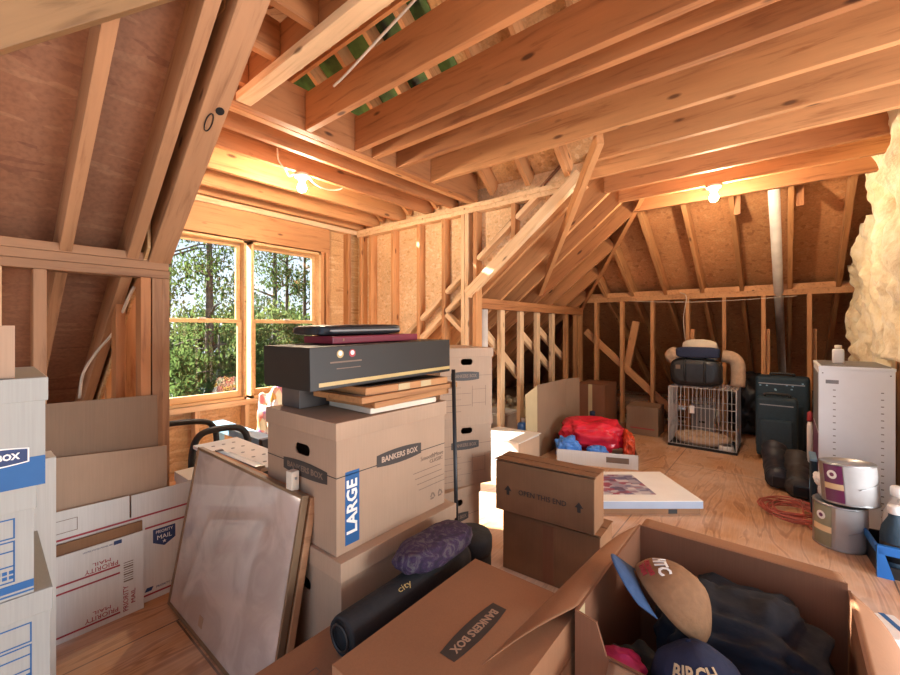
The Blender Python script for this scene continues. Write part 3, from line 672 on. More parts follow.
batt(5.19, 5.62, 0.045, 1.86, 4, 'yellow insulation batt against the far knee wall')
# loose insulation on the eave floor
def bedding(x0, x1, y0, y1, z, seed, label):
    bm = bmesh.new(); n = 40
    vs_ = [[bm.verts.new((x0 + (x1 - x0) * i / n, y0 + (y1 - y0) * j / n, 0.003 if i in (0, n) or j in (0, n) else max(0.01, z * (0.7 + 0.5 * noise.noise(Vector((i * 0.35, j * 0.35, seed))) + 0.25 * noise.noise(Vector((i * 0.9, j * 0.9, seed))))))) for j in range(n + 1)] for i in range(n + 1)]
    for i in range(n):
        for j in range(n): bm.faces.new((vs_[i][j], vs_[i + 1][j], vs_[i + 1][j + 1], vs_[i][j + 1]))
    o = tag(obj('loose_insulation', bm, 'insulation', None, True), label, 'insulation'); o['kind'] = 'stuff'
bedding(3.4, 5.9, 2.86, 3.5, 0.18, 1, 'loose insulation on the floor behind the right knee wall')
bedding(6.2, 7.2, 0.75, 2.2, 0.14, 2, 'loose insulation on the floor behind the far knee wall')

# ------------------------------------------------------------------ the tall pile in the middle
CX, CY = 0.797, 1.127
def big_logo_box(label, loc, rz, w, d, h, lid, marks=True):
    t = carton('moving_box', label, 'box', loc, rz, w, d, h, 'kraft', lid, holes=(), left_holes=[(d * 0.45, h * 0.72, 0.048, 0.020)], group='large moving boxes in the middle pile')
    bd = [c for c in t.children if c.name.startswith('body')][0]
    if marks:
        obj('fold_line', RC((w / 2, 0, h * 0.585), FRONT, w, 0.003), 'logo_dark', bd)
        obj('fold_line', RC((0, d / 2, h * 0.585), LEFT, d, 0.003), 'logo_dark', bd)
        logo(t, (w * 0.52, -0.0009, h * 0.615), FRONT, w * 0.42, 0.056)
        logo(t, (-0.0009, d * 0.42, h * 0.56), LEFT, d * 0.62, 0.056, panel='logo_dark', ink='print_faint')
        bl = obj('size_panel', RC((0.063, 0, h * 0.33), FRONT, 0.058, h * 0.56), 'blue_print', t)
        text(bl, 'LARGE', 0.058, (0.063, -0.0012, h * 0.335), (R(90), R(-90), 0), 'white_print', 'lettering', sx=1.05, bold=0.0016)
        text(t, 'SmoothMove', 0.026, (w * 0.855, -0.0009, h * 0.505), FRONT, 'print_faint')
        text(t, 'CLASSIC', 0.022, (w * 0.90, -0.0009, h * 0.455), FRONT, 'print_faint')
        bm = bmesh.new()
        for k in range(4): rect(bm, (w * (0.80 + 0.02 * k), 0, h * (0.395 - 0.055 * k)), FRONT, w * 0.30, 0.0022)
        obj('print_lines', bm, 'print_faint', t)
        bm = bmesh.new()
        for cx in (0.86, 0.945):
            for k in range(3):
                a = 2 * PI * k / 3 + PI / 2; b_ = a + 2 * PI / 3
                p = Vector((w * cx, 0, h * 0.12)); A = p + Vector((math.cos(a), 0, math.sin(a))) * 0.018; Bq = p + Vector((math.cos(b_), 0, math.sin(b_))) * 0.018
                dvec = (Bq - A); q = A + dvec * 0.1; q2 = A + dvec * 0.75
                pe = Vector((-dvec.z, 0, dvec.x)).normalized() * 0.0035
                prism(bm, [q - pe, q2 - pe, q2 + pe, q + pe], (0, -0.0008, 0))
        obj('recycling_mark', bm, 'print_faint', t)
    return t
big_logo_box('big brown moving box with a blue LARGE strip, on top of the same kind', (CX, CY, 0.509), 0, 0.545, 0.45, 0.435, 0.058)
big_logo_box('big brown moving box standing on the floor under the LARGE one', (0.789, 1.090, 0.0), 0, 0.575, 0.49, 0.508, 0.062, marks=False)
# flat things on the box
ZT = 0.945
def slab(name, label, cat, x0, x1, y0, y1, z0, h, rz, face, edge, group, tape=0):
    t = thing(name, label, cat, ((x0 + x1) / 2, (y0 + y1) / 2, z0), rz, group); a, b = (x1 - x0) / 2, (y1 - y0) / 2
    obj('frame', B(-a, a, -b, b, 0, h, bev=0.003), edge, t)
    obj('backing', B(-a + 0.02, a - 0.02, -b + 0.02, b - 0.02, h, h + 0.0012), face, t)
    for k in range(tape): obj('tape_strip', B(-a * 0.3 + k * a * 0.55, -a * 0.3 + k * a * 0.55 + 0.06, -b - 0.0012, -b, 0.002, h - 0.001), 'kraft_edge', t)
    return t
G = 'framed pictures stacked on the large box'
M['frame_wood'] = wood('frame_wood', (0.42, 0.20, 0.075), (0.24, 0.10, 0.035), 0.05)
M['frame_dark'] = wood('frame_dark', (0.11, 0.055, 0.035), (0.05, 0.025, 0.018), 0.05)
slab('framed_picture', 'thin frame with a white edge at the bottom of the frame stack', 'frame', 0.955, 1.295, 1.135, 1.40, ZT + 0.001, 0.021, R(-2), 'kraft', 'cream', G)
slab('framed_picture', 'brown frame second from the bottom of the frame stack', 'frame', 0.94, 1.375, 1.125, 1.40, ZT + 0.0245, 0.022, R(3), 'kraft', 'frame_wood', G)
slab('framed_picture', 'brown frame sticking out furthest in the frame stack', 'frame', 0.885, 1.42, 1.115, 1.40, ZT + 0.049, 0.022, R(1), 'kraft', 'frame_wood', G)
slab('framed_picture', 'dark backed frame with taped edge on top of the frame stack', 'frame', 0.915, 1.36, 1.125, 1.40, ZT + 0.0735, 0.026, R(0), 'black_plastic', 'frame_wood', G, 2)
t = thing('shoebox', 'grey shoebox with a pink lid under the long black carton', 'box', (0.845, 1.43, ZT + 0.001))
obj('body', B(0, 0.30, 0, 0.13, 0, 0.082, bev=0.002), 'grey_card', t); obj('lid', B(-0.004, 0.304, -0.004, 0.134, 0.082, 0.098, bev=0.002), 'pink', t)
t = thing('long_carton', 'long glossy black carton lying across the framed pictures', 'box', (0.726, 1.165, 1.0485), (0, R(-1.0), R(0)))
LW, LD, LH = 0.70, 0.30, 0.142
obj('body', B(0, LW, 0, LD, 0, LH, bev=0.003), 'black_gloss', t)
obj('stripe', RC((LW * 0.52, 0, 0.018), FRONT, LW * 0.95, 0.013), 'gold_print', t)
for k, (x, m) in enumerate(((0.115, 'gold_print'), (0.165, 'red_print'))):
    e = obj('emblem', LT([(0.0135, 0), (0.0135, 0.0008), (0, 0.0008)], 24), m, t, loc=(x, 0, 0.115), rot=FRONT)
    obj('emblem_ring', LT([(0.008, 0), (0.008, 0.0006), (0, 0.0006)], 16), 'white_print', e, loc=(0, 0.002, 0.0008))
bm = bmesh.new(); rect(bm, (0.14, 0, 0.088), FRONT, 0.13, 0.005); rect(bm, (0.15, 0, 0.066), FRONT, 0.10, 0.003); obj('print_lines', bm, 'print_faint', t)
t = thing('book', 'maroon hardback album lying on the long black carton', 'book', (0.865, 1.245, 1.196), (0, R(-1.0), R(-2)))
obj('cover', B(0, 0.42, 0, 0.20, 0, 0.027, bev=0.004), 'maroon', t); obj('pages', B(0.008, 0.415, -0.001, 0.196, 0.005, 0.022), 'maroon', t)
text(t, 'II', 0.012, (0.045, -0.0012, 0.0135), FRONT, 'gold_print')
t = thing('binder', 'black leather zip binder on top of the maroon album', 'binder', (0.865, 1.30, 1.225), (0, R(-1.0), R(-2)))
bm = blob((0.19, 0.11, 0.019), (0.205, 0.115, 0.021), 3, 0.05, 2, 4, 0.0, 0.35); obj('cover', bm, 'black_leather', t, True)
obj('zip', B(0.02, 0.36, -0.012, -0.006, 0.015, 0.021), 'grey_metal', t)
# leaning black stick and medium boxes behind
tag(obj('black_pole', T([(1.385, 1.085, 0.004), (1.382, 1.11, 1.075)], 0.009, 10), 'black_plastic', None, True), 'thin black pole leaning between the big box and the box tower', 'pole')
def tower_box(label, loc, rz, h):
    w, d = 0.315, 0.42
    t = carton('storage_box', label, 'box', loc, rz, w, d, h, 'kraft', 0.05, holes=[(w * 0.5, h * 0.80, 0.036, 0.017)], group='medium storage boxes in the tower')
    bd = [c for c in t.children if c.name.startswith('body')][0]
    obj('fold_line', RC((w / 2, 0, h * 0.60), FRONT, w, 0.0025), 'print_faint', bd)
    logo(t, (w * 0.47, -0.0009, h * 0.595), FRONT, w * 0.54, 0.050, ink='print_faint')
    bm = bmesh.new()
    for k in range(5): rect(bm, (w * 0.22 + 0.03 * (k % 2), 0, h * (0.43 - 0.085 * k)), FRONT, w * (0.34 + 0.2 * (k % 2)), 0.0025)
    for k in range(2): rect(bm, (w * 0.74, 0, h * (0.40 - 0.2 * k)), FRONT, w * 0.26, 0.002); rect(bm, (w * (0.61 + 0.26 * k), 0, h * 0.30), FRONT, 0.002, h * 0.3)
    obj('print_lines', bm, 'print_faint', t); return t
tower_box('brown box with hand hole on the floor, lowest of the box tower', (1.585, 1.40, 0), R(-12), 0.385)
tower_box('brown box with hand hole in the middle of the box tower', (1.665, 1.425, 0.386), R(-25), 0.380)
tower_box('brown box with hand hole on top of the box tower', (1.655, 1.42, 0.767), R(-27), 0.379)

# ------------------------------------------------------------------ foreground, left of the open carton
t = thing('flat_carton', 'wide low brown carton on the floor under the black mat bag', 'box', (0.50, 0.45, 0), 0)
obj('body', B(0, 0.72, 0, 0.615, 0, 0.355, bev=0.003), 'kraft_orange', t)
bm = bmesh.new(); outline(bm, (0.10, 0.50, 0.355), (0, 0, 0), 0.03, 0.02, 0.002); rect(bm, (0.10, 0.47, 0.355), (0, 0, R(20)), 0.035, 0.002); obj('stamp', bm, 'print_faint', t)
t = thing('mat_bag', 'black tube bag with gold lettering lying by the lying box', 'bag', (0.675, 0.935, 0.4105), (0, R(0), R(0.5)))
P = [(0, 0, 0), (0.72, 0, 0)]
bm = bmesh.new(); prof = [(0.043, 0.012), (0.049, 0.0), (0.0535, 0.012), (0.0535, 0.52), (0.048, 0.54), (0.0, 0.54)]
lathe(bm, [(0.0, 0.022), (0.038, 0.020)] + prof, 28); bm.transform(Matrix.Rotation(R(90), 4, 'Y')); obj('sleeve', bm, 'black_cloth', t, True)
bm = bmesh.new(); 
for r_ in (0.034,): tube(bm, [(-0.002, r_ * math.cos(a), r_ * math.sin(a)) for a in [2 * PI * k / 28 for k in range(29)]], 0.004, 6, False)
obj('rim', bm, 'black_plastic', t, True)
m_ = Matrix(((0, 0, 0), (0, 0, 0), (0, 0, 0)))
text(t, 'city', 0.026, (0.215, -0.0285, 0.0462), (R(32), 0, R(0)), 'gold_print', sx=1.5)
tag(obj('paisley_pillow', blob((1.075, 0.945, 0.497), (0.165, 0.078, 0.043), 5, 0.10, 1.6, 5, 0.465, 0.7), 'purple', None, True), 'purple paisley cloth pouch lying on the black mat bag', 'pouch')
t = thing('ottoman', 'round black drum seat standing behind the purple pouch', 'stool', (1.335, 0.985, 0))
obj('drum', LT([(0.0, 0.0), (0.080, 0), (0.084, 0.01), (0.084, 0.36), (0, 0.36)], 32), 'black_cloth', t, True)
obj('lid', LT([(0.0, 0.36), (0.086, 0.36), (0.088, 0.375), (0.088, 0.415), (0.080, 0.43), (0, 0.432)], 32), 'black_cloth', t, True)
t = carton('filing_box', 'flat brown box lying in front with its name upside down on top', 'box', (0.572, 0.452, 0.3565), 0, 0.577, 0.374, 0.104, 'kraft_orange', 0)
lg = logo(t, (0.305, 0.178, 0.1032), (0, 0, R(180)), 0.235, 0.062, ink='kraft')
obj('hand_hole', B(-0.001, 0.003, 0.25, 0.32, 0.05, 0.072), 'logo_dark', t)

def twobox(label, x, y, z, rz, w, d, h, words, stain):
    t = thing('worn_carton', label, 'box', (x, y, z), rz, 'worn brown cartons in front of the box tower')
    bm = B(0, d, 0, w, 0, h - 0.012, bev=0.004)
    obj('body', bm, 'kraft_old', t)
    bm = bmesh.new()
    box(bm, -0.003, d * 0.48, -0.004, w + 0.004, h - 0.012, h - 0.007); box(bm, d * 0.52, d + 0.004, -0.003, w + 0.003, h - 0.012, h - 0.006)
    for v in bm.verts: v.co.z += 0.006 * noise.noise(v.co * 9 + Vector((z, 1, 2))) + (0.007 if v.co.x < 0 else 0)
    obj('flap', bm, 'kraft_old', t)
    if stain: obj('tape_strip', RC((0, w * 0.5, h / 2 - 0.01), LEFT, 0.055, h - 0.03), 'kraft_red', t)
    if words:
        text(t, words, 0.036, (-0.001, w * 0.5, h * 0.42), LEFT, 'logo_dark', sx=0.95)
        for yy in (w * 0.14, w * 0.86):
            bm = bmesh.new(); q = 0.02
            prism(bm, [(-0.0002, yy - q, h * 0.42 - 0.002), (-0.0002, yy + q, h * 0.42 - 0.002), (-0.0002, yy, h * 0.42 + q * 1.2)], (-0.0008, 0, 0))
            prism(bm, [(-0.0002, yy - q * 0.4, h * 0.42 - q * 1.2), (-0.0002, yy + q * 0.4, h * 0.42 - q * 1.2), (-0.0002, yy + q * 0.4, h * 0.42), (-0.0002, yy - q * 0.4, h * 0.42)], (-0.0008, 0, 0))
            obj('arrow', bm, 'logo_dark', t)
    return t
twobox('worn brown carton on the floor under the arrow marked one', 1.870, 0.648, 0, R(3.0), 0.50, 0.20, 0.312, None, True)
twobox('worn brown carton marked with two arrows, on top of another', 1.852, 0.668, 0.3125, R(4.5), 0.505, 0.16, 0.265, 'OPEN THIS END', False)

# ------------------------------------------------------------------ the big open carton with the caps
OX0, OX1, OY0, OY1, OZ = 1.06, 1.68, -0.15, 0.435, 0.50
t = thing('open_carton', 'big open brown carton full of dark clothes and caps in front', 'box', (0, 0, 0))
th = 0.007
bm = bmesh.new()
e_ = OY1 - th; f_ = OY0 + th
box(bm, OX0 + th, OX1 - th, f_, e_, 0, th); prism(bm, [(OX0, f_, 0), (OX0, e_, 0), (OX0, e_, OZ - 0.002), (OX0, e_ - 0.05, OZ - 0.01), (OX0, e_ - 0.075, OZ - 0.085), (OX0, f_, OZ - 0.095)], (th, 0, 0)); box(bm, OX1 - th, OX1, f_, e_, 0, OZ); box(bm, OX0, OX1, OY0, f_, 0, OZ - 0.02); box(bm, OX0, OX1, e_, OY1, 0, OZ)
obj('body', bm, 'kraft_red', t)
def flap(pts, nrm_, mat='kraft_orange', nm='flap', tk=0.006):
    # curved, slightly torn flap lofted between hinge line and tip line
    a0, a1, b0, b1 = map(Vector, pts); bm = bmesh.new(); nu, nv = 24, 10; n_ = Vector(nrm_)
    g = []
    for s in (0, 1):
        g.append([[None] * (nv + 1) for _ in range(nu + 1)])
        for i in range(nu + 1):
            for j in range(nv + 1):
                u, v = i / nu, j / nv; e = 0.012 * noise.noise(Vector((u * 14, a0.x * 5, 3))) * (1 if j == nv else 0)
                v2 = v + e; p = (a0.lerp(a1, u)).lerp(b0.lerp(b1, u), v2) + n_ * (0.045 * math.sin(v * PI * 0.8) ** 1.0 + (0 if s else -tk))
                g[s][i][j] = bm.verts.new(p)
    for i in range(nu):
        for j in range(nv):
            bm.faces.new((g[1][i][j], g[1][i + 1][j], g[1][i + 1][j + 1], g[1][i][j + 1])); bm.faces.new((g[0][i][j], g[0][i][j + 1], g[0][i + 1][j + 1], g[0][i + 1][j]))
    for i in range(nu):
        for j in (0, nv): bm.faces.new((g[0][i][j], g[0][i + 1][j], g[1][i + 1][j], g[1][i][j]))
    for j in range(nv):
        for i in (0, nu): bm.faces.new((g[0][i][j], g[0][i][j + 1], g[1][i][j + 1], g[1][i][j]))
    return obj(nm, bm, mat, t, True)
flap([(OX0 + 0.02, OY1, OZ), (OX1 - 0.01, OY1, OZ), (0.772, 0.536, 0.474), (1.42, 0.50, 0.476)], (0, 0.05, 0.28))
flap([(OX1, OY1 - 0.01, OZ), (OX1, OY0 + 0.01, OZ), (OX1 + 0.085, OY1 - 0.02, OZ - 0.03), (OX1 + 0.085, OY0 + 0.03, OZ - 0.04)], (0.2, 0, 0.5))
flap([(OX1 - 0.01, OY0, OZ - 0.02), (OX0 + 0.0, OY0, OZ - 0.02), (OX1 - 0.03, OY0 - 0.09, OZ - 0.14), (OX0, OY0 - 0.09, OZ - 0.16)], (0, -0.2, 0.4))
flap([(OX0, OY0 + 0.01, OZ - 0.095), (OX0, OY1 - 0.09, OZ - 0.09), (OX0 - 0.10, OY0 + 0.02, OZ - 0.13), (OX0 - 0.09, OY1 - 0.11, OZ - 0.13)], (-0.2, 0, 0.5), 'kraft')
obj('flap_edge', B(OX0 + 0.008, OX0 + 0.05, OY1 - th - 0.0015, OY1 - th - 0.0003, OZ - 0.16, OZ - 0.004), 'kraft_edge', t)
# clothes
tag(obj('dark_jacket', blob((1.46, 0.10, 0.30), (0.19, 0.20, 0.145), 11, 0.22, 2.6, 5, 0.008, 0.7), 'navy_dark', None, True), 'dark navy jacket bundled at the far side of the open carton', 'jacket')
tag(obj('dark_sweater', blob((1.22, 0.29, 0.20), (0.125, 0.12, 0.12), 12, 0.22, 2.6, 5, 0.008, 0.7), 'black_cloth', None, True), 'black sweater in the corner of the open carton below the blue brim', 'sweater')
tag(obj('pink_garment', blob((1.115, 0.33, 0.375), (0.04, 0.055, 0.03), 13, 0.2, 2, 4), 'pink', None, True), 'bit of pink clothing at the near corner of the open carton', 'clothing')
def wrap(o, cx, r, ry=None):
    for v in o.data.vertices:
        a = v.co.x / r; h = v.co.y / r; z = v.co.z
        v.co = Vector(((r + z) * math.cos(h) * math.cos(a), (r + z) * math.cos(h) * math.sin(a), (r + z) * math.sin(h)))
    return o
def cap(name, label, loc, mat3, crown, brim, words=None, ink='white_print', back=None, size=0.034, ang=0.42):
    """ball cap: +X is the peak, +Z the top of the crown"""
    t = thing(name, label, 'cap', loc, mat3.to_euler()); r = 0.108
    bm = bmesh.new(); bmesh.ops.create_uvsphere(bm, u_segments=36, v_segments=24, radius=r)
    bmesh.ops.delete(bm, geom=[v for v in bm.verts if v.co.z < -0.012], context='VERTS')
    for v in bm.verts:
        seam = 1 - 0.012 * (abs(math.sin(3 * math.atan2(v.co.y, v.co.x))) < 0.12)
        dent = 1 + 0.07 * noise.noise(v.co * 16 + Vector(loc)) * (1 if v.co.x < 0.02 else 0.2)
        v.co *= seam * dent; v.co.x *= 1.08
    r_ = bmesh.ops.extrude_face_region(bm, geom=bm.faces[:])
    for v in r_['geom']:
        if isinstance(v, bmesh.types.BMVert): v.co *= 0.975
    obj('crown', bm, crown, t, True)
    bm = bmesh.new(); n = 18; rows = 8; top = []
    for s in (0, 1):
        g = []
        for i in range(n + 1):
            a = R(-62) + R(124) * i / n; row = []
            for j in range(rows + 1):
                k = j / rows; px = r * 1.06 * math.cos(a) + 0.078 * k * (math.cos(a * 0.9) ** 0.6); py = r * 0.98 * math.sin(a) * (1 - 0.04 * k)
                row.append(bm.verts.new((px, py, -0.010 - 0.10 * py * py / r - 0.12 * k * 0.08 - 0.9 * py * py + (0.003 if s else 0))))
            g.append(row)
        top.append(g)
    for i in range(n):
        for j in range(rows):
            bm.faces.new((top[1][i][j], top[1][i + 1][j], top[1][i + 1][j + 1], top[1][i][j + 1])); bm.faces.new((top[0][i][j], top[0][i][j + 1], top[0][i + 1][j + 1], top[0][i + 1][j]))
    for i in range(n):
        for j in (0, rows): bm.faces.new((top[0][i][j], top[0][i + 1][j], top[1][i + 1][j], top[1][i][j]))
    for j in range(rows):
        for i in (0, n): bm.faces.new((top[0][i][j], top[0][i][j + 1], top[1][i][j + 1], top[1][i][j]))
    obj('brim', bm, brim, t, True)
    obj('button', LT([(0.008, r * 0.985), (0.007, r * 1.02), (0, r * 1.03)], 12), crown, t, True)
    if words:
        for s, sz, hz, ik, off in words:
            o = text(t, s, sz, (0, 0, 0), (0, 0, 0), ik, 'lettering', 0.001, bold=0.0012); o.data = o.data.copy()
            # turn the flat words onto the crown
            for v in o.data.vertices:
                a = (v.co.x + off) / r; h = hz + v.co.y / r; q = r * 1.012 + v.co.z
                v.co = Vector((q * 1.08 * math.cos(h) * math.cos(a), q * math.cos(h) * math.sin(a), q * math.sin(h)))
            o.location = (0, 0, 0); o.rotation_euler = (0, 0, 0)
    return t
Rt = Vector((0.6327, -0.7744, 0)); Fw = Vector((0.7744, 0.6327, 0)); Up = Vector((0, 0, 1))
def basis(f, u):
    f = f.normalized(); u = (u - f * u.dot(f)).normalized(); s = u.cross(f); return Matrix((f, s, u)).transposed()
Vw = 0.41 * Rt + 0.76 * Fw - 0.50 * Up; R1 = 0.913 * Rt - 0.34 * Fw + 0.225 * Up; U1 = 0.549 * Fw + 0.833 * Up
cap('ball_cap', 'tan ball cap with blue brim and red and white lettering in the open carton', (1.315, 0.262, 0.462), basis(-0.55 * R1 + 0.60 * U1 - 0.58 * Vw, 0.80 * R1 + 0.50 * U1 - 0.24 * Vw), 'tan_cloth', 'brim_blue',
    [('HTC', 0.046, 0.66, 'white_print', 0), ('RACING', 0.018, 0.36, 'red_print', 0), ('TEAM', 0.018, 0.20, 'red_print', 0)])
cap('ball_cap', 'navy ball cap with cream BIRCH lettering at the bottom of the photo', (1.185, 0.165, 0.343), basis(-0.75 * Fw + 0.28 * Up - 0.38 * Rt, Up + 0.5 * Fw), 'navy', 'navy',
    [('BIRCH', 0.045, 0.62, 'cream_print', 0)])

# ------------------------------------------------------------------ left side: white file boxes and boards
def file_box(label, x1, y0, z0, style):
    w, d, h = 0.33, 0.42, 0.260
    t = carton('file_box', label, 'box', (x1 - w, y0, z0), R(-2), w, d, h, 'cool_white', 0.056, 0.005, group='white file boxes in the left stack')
    e = -0.0009
    if style == 'band':
        b_ = obj('colour_band', RC((w / 2, 0, 0.036), FRONT, w, 0.070), 'blue_print', t)
        l = logo(b_, (w * 0.69, -0.001, 0.078), FRONT, 0.150, 0.046, panel='white_print', ink='white_print')
        logo(l, (0, 0, 0.0006), (0, 0, 0), 0.144, 0.040, panel='navy_print', ink='white_print')
    else:
        bm = bmesh.new()
        outline(bm, (w / 2 - 0.01, 0, 0.166), FRONT, w * 0.86, 0.045, 0.003)
        outline(bm, (w / 2 - 0.01, 0, 0.088), FRONT, w * 0.86, 0.095, 0.003)
        rect(bm, (w / 2 - 0.01, 0, 0.113), FRONT, w * 0.86, 0.003); rect(bm, (w / 2 - 0.01, 0, 0.078), FRONT, w * 0.86, 0.003)
        obj('form_lines', bm, 'blue_print', t)
        bm = bmesh.new()
        for k in range(3):
            for j in range(2): rect(bm, (w * 0.82 + 0.011 * k, 0, 0.052 + 0.012 * j), FRONT, 0.008, 0.008)
        obj('stamp', bm, 'blue_print', t)
        bm = bmesh.new(); rect(bm, (w / 2, 0, 0.024), FRONT, w, 0.018); rect(bm, (w / 2, 0, 0.008), FRONT, w, 0.004); obj('colour_band', bm, 'blue_print', t)
    return t
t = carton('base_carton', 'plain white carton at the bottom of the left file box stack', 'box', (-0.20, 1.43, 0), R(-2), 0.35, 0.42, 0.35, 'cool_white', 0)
file_box('white file box with ruled blue form, lowest of the left stack in view', 0.160, 1.425, 0.351, 'form')
file_box('white file box with ruled blue form, between the other two at left', 0.132, 1.425, 0.612, 'form')
file_box('white file box with wide blue name band on top of the left stack', 0.150, 1.408, 0.873, 'band')
t = carton('small_carton', 'small tan carton on top of the left file box stack', 'box', (-0.185, 1.42, 1.134), R(-2), 0.285, 0.22, 0.125, 'kraft', 0)
# sheets of card leaning on the left knee wall
def leaning(name, label, x0, x1, y, h, lean, mat, th=0.008, group=None, cat='board'):
    t = thing(name, label, cat, (x0, y, 0), (R(-lean), 0, 0), group)
    return t
def board(t, pts, mat, th=0.006, nm='panel', y=0.0): return obj(nm, prism(bmesh.new(), [(p[0], y, p[1]) for p in pts], (0, th, 0)), mat, t)
t = leaning('flattened_carton', 'large brown flattened carton standing against the left knee wall', 0.19, 0.64, 2.318, 0, 1.0, 'kraft', cat='cardboard')
board(t, [(0, 0.001), (0.455, 0.001), (0.445, 0.935), (0.0, 0.945)], 'kraft_dull', y=0.0)
board(t, [(-0.05, 0.001), (0.475, 0.001), (0.475, 0.69), (-0.05, 0.735)], 'kraft', y=-0.03)
t = leaning('mailing_box', 'flattened white mailing box with red lines and blue shield by the left wall', 0.215, 0.76, 2.262, 0, 1.0, 'white_board', cat='cardboard')
board(t, [(0.02, 0.001), (0.545, 0.001), (0.545, 0.405), (0.0, 0.405)], 'white_board')
board(t, [(0.0, 0.405), (0.297, 0.405), (0.297, 0.505), (-0.01, 0.515)], 'white_board', nm='flap', y=-0.004)
board(t, [(0.304, 0.405), (0.547, 0.405), (0.547, 0.5), (0.304, 0.503)], 'white_board', nm='flap', y=-0.004)
for z, x0, x1, y in ((0.395, 0.01, 0.535, 0), (0.335, 0.355, 0.545, 0), (0.03, 0.34, 0.545, 0)): obj('red_line', RC(((x0 + x1) / 2, y, z), FRONT, x1 - x0, 0.008), 'red_print', t)
bm = bmesh.new(); outline(bm, (0.085, -0.004, 0.448), FRONT, 0.075, 0.05, 0.002); obj('stamp_box', bm, 'print_faint', t)
sh = obj('shield', prism(bmesh.new(), [(0.385, -0.0002, 0.318), (0.475, -0.0002, 0.318), (0.475, -0.0002, 0.258), (0.43, -0.0002, 0.232), (0.385, -0.0002, 0.258)], (0, -0.0008, 0)), 'navy_print', t)
text(sh, 'PRIORITY', 0.019, (0.43, -0.0012, 0.302), FRONT, 'white_print', sx=0.85); text(sh, 'MAIL', 0.028, (0.43, -0.0012, 0.275), FRONT, 'white_print'); text(sh, '\u2605', 0.02, (0.43, -0.0012, 0.252), FRONT, 'white_print')
text(t, 'PRIORITY MAIL', 0.013, (0.44, -0.0009, 0.052), FRONT, 'navy_print'); 
obj('emblem', prism(bmesh.new(), [(0.352, -0.0002, 0.045), (0.378, -0.0002, 0.045), (0.386, -0.0002, 0.062), (0.360, -0.0002, 0.062)], (0, -0.0008, 0)), 'navy_print', t)
t = leaning('mailing_box', 'white mailing box panel with upside down red lettering, front of the left boards', 0.255, 0.56, 2.225, 0, 1.0, 'white_board', cat='cardboard')
board(t, [(0.0, 0.001), (0.30, 0.001), (0.30, 0.345), (0.0, 0.345)], 'white_board')
for z in (0.228, 0.196, 0.026): obj('red_line', RC((0.108, 0, z), FRONT, 0.215, 0.007), 'red_print', t)
for z in (0.246, 0.046):
    text(t, 'PRIORITY', 0.026, (0.155, -0.0009, z), (R(90), R(180), 0), 'red_print', sx=1.0); text(t, 'MAIL', 0.020, (0.155, -0.0009, z + 0.022), (R(90), R(180), 0), 'red_print', sx=1.4)
text(t, 'PRIORITY', 0.026, (0.236, -0.0009, 0.075), (R(90), R(-90), 0), 'red_print'); text(t, 'MAIL', 0.022, (0.262, -0.0009, 0.075), (R(90), R(-90), 0), 'red_print', sx=1.3)
bm = bmesh.new()
for k in range(9): rect(bm, (0.245, 0, 0.15 + 0.010 * k), FRONT, 0.034, 0.003 + 0.003 * (k % 3 == 0))
obj('barcode', bm, 'print_faint', t)
obj('emblem', prism(bmesh.new(), [(0.195, -0.0002, 0.322), (0.222, -0.0002, 0.322), (0.222, -0.0002, 0.338), (0.195, -0.0002, 0.338)], (0, -0.0008, 0)), 'navy_print', t)
text(t, 'UNITED STATES POSTAL SERVICE', 0.0075, (0.15, -0.0009, 0.328), FRONT, 'navy_print')
t = thing('wooden_plank', 'short board showing between the white mailing box panels', 'board', (0.24, 2.245, 0.0), (R(-1.0), 0, 0))
obj('face', B(0, 0.315, -0.004, 0.004, 0.001, 0.385), 'kraft_old', t)
t = thing('mailer', 'brown card strip standing between the file boxes and the white mailing boxes', 'cardboard', (0.215, 1.99, 0), 0)
prism_pts = [(0.0, 0, 0.001), (0.035, 0.20, 0.001), (0.035, 0.20, 0.46), (0.0, 0.06, 0.40), (0.0, 0.0, 0.22)]
obj('panel', prism(bmesh.new(), prism_pts, (0.006, -0.001, 0)), 'kraft_orange', t)
for z in (0.16, 0.30): obj('clip', B(-0.004, 0.012, 0.02, 0.05, z, z + 0.018), 'black_plastic', t)
t = carton('white_carton', 'plain white carton behind the left file box stack', 'box', (0.03, 1.86, 0), R(0), 0.195, 0.11, 0.83, 'white_board', 0)

# glazed frames leaning on the large boxes
lean = math.atan2(0.125, 0.68)
t = thing('poster_frame', 'large glazed poster frame leaning against the big boxes', 'frame', (0.628, 1.255, 0.004), (0, lean, 0))
FL, FH = 0.915, 0.695
bm = bmesh.new(); fw, fd = 0.012, 0.024
box(bm, 0, fd, 0, FL, 0, fw, 0.002); box(bm, 0, fd, 0, FL, FH - fw, FH, 0.002); box(bm, 0, fd, 0, fw, fw, FH - fw, 0.002); box(bm, 0, fd, FL - fw, FL, fw, FH - fw, 0.002)
M['frame_thin'] = plain('thin_brass_frame', (0.30, 0.20, 0.12), 0.35, 0.6)
obj('frame', bm, 'frame_thin', t)
obj('picture', B(0.006, 0.016, fw, FL - fw, fw, FH - fw), 'picture', t)
obj('sticker', B(0.0045, 0.006, FL - 0.36, FL - 0.325, 0.045, 0.085), 'kraft', t)
t = thing('framed_print', 'second framed print tucked behind the large poster frame', 'frame', (0.662, 1.255, 0.004), (0, lean, 0))
obj('frame', B(0, 0.026, 0.0, 0.85, 0, 0.68, bev=0.003), 'lumber_grey', t); obj('backing', B(0.026, 0.028, 0.01, 0.84, 0.01, 0.67), 'kraft', t)
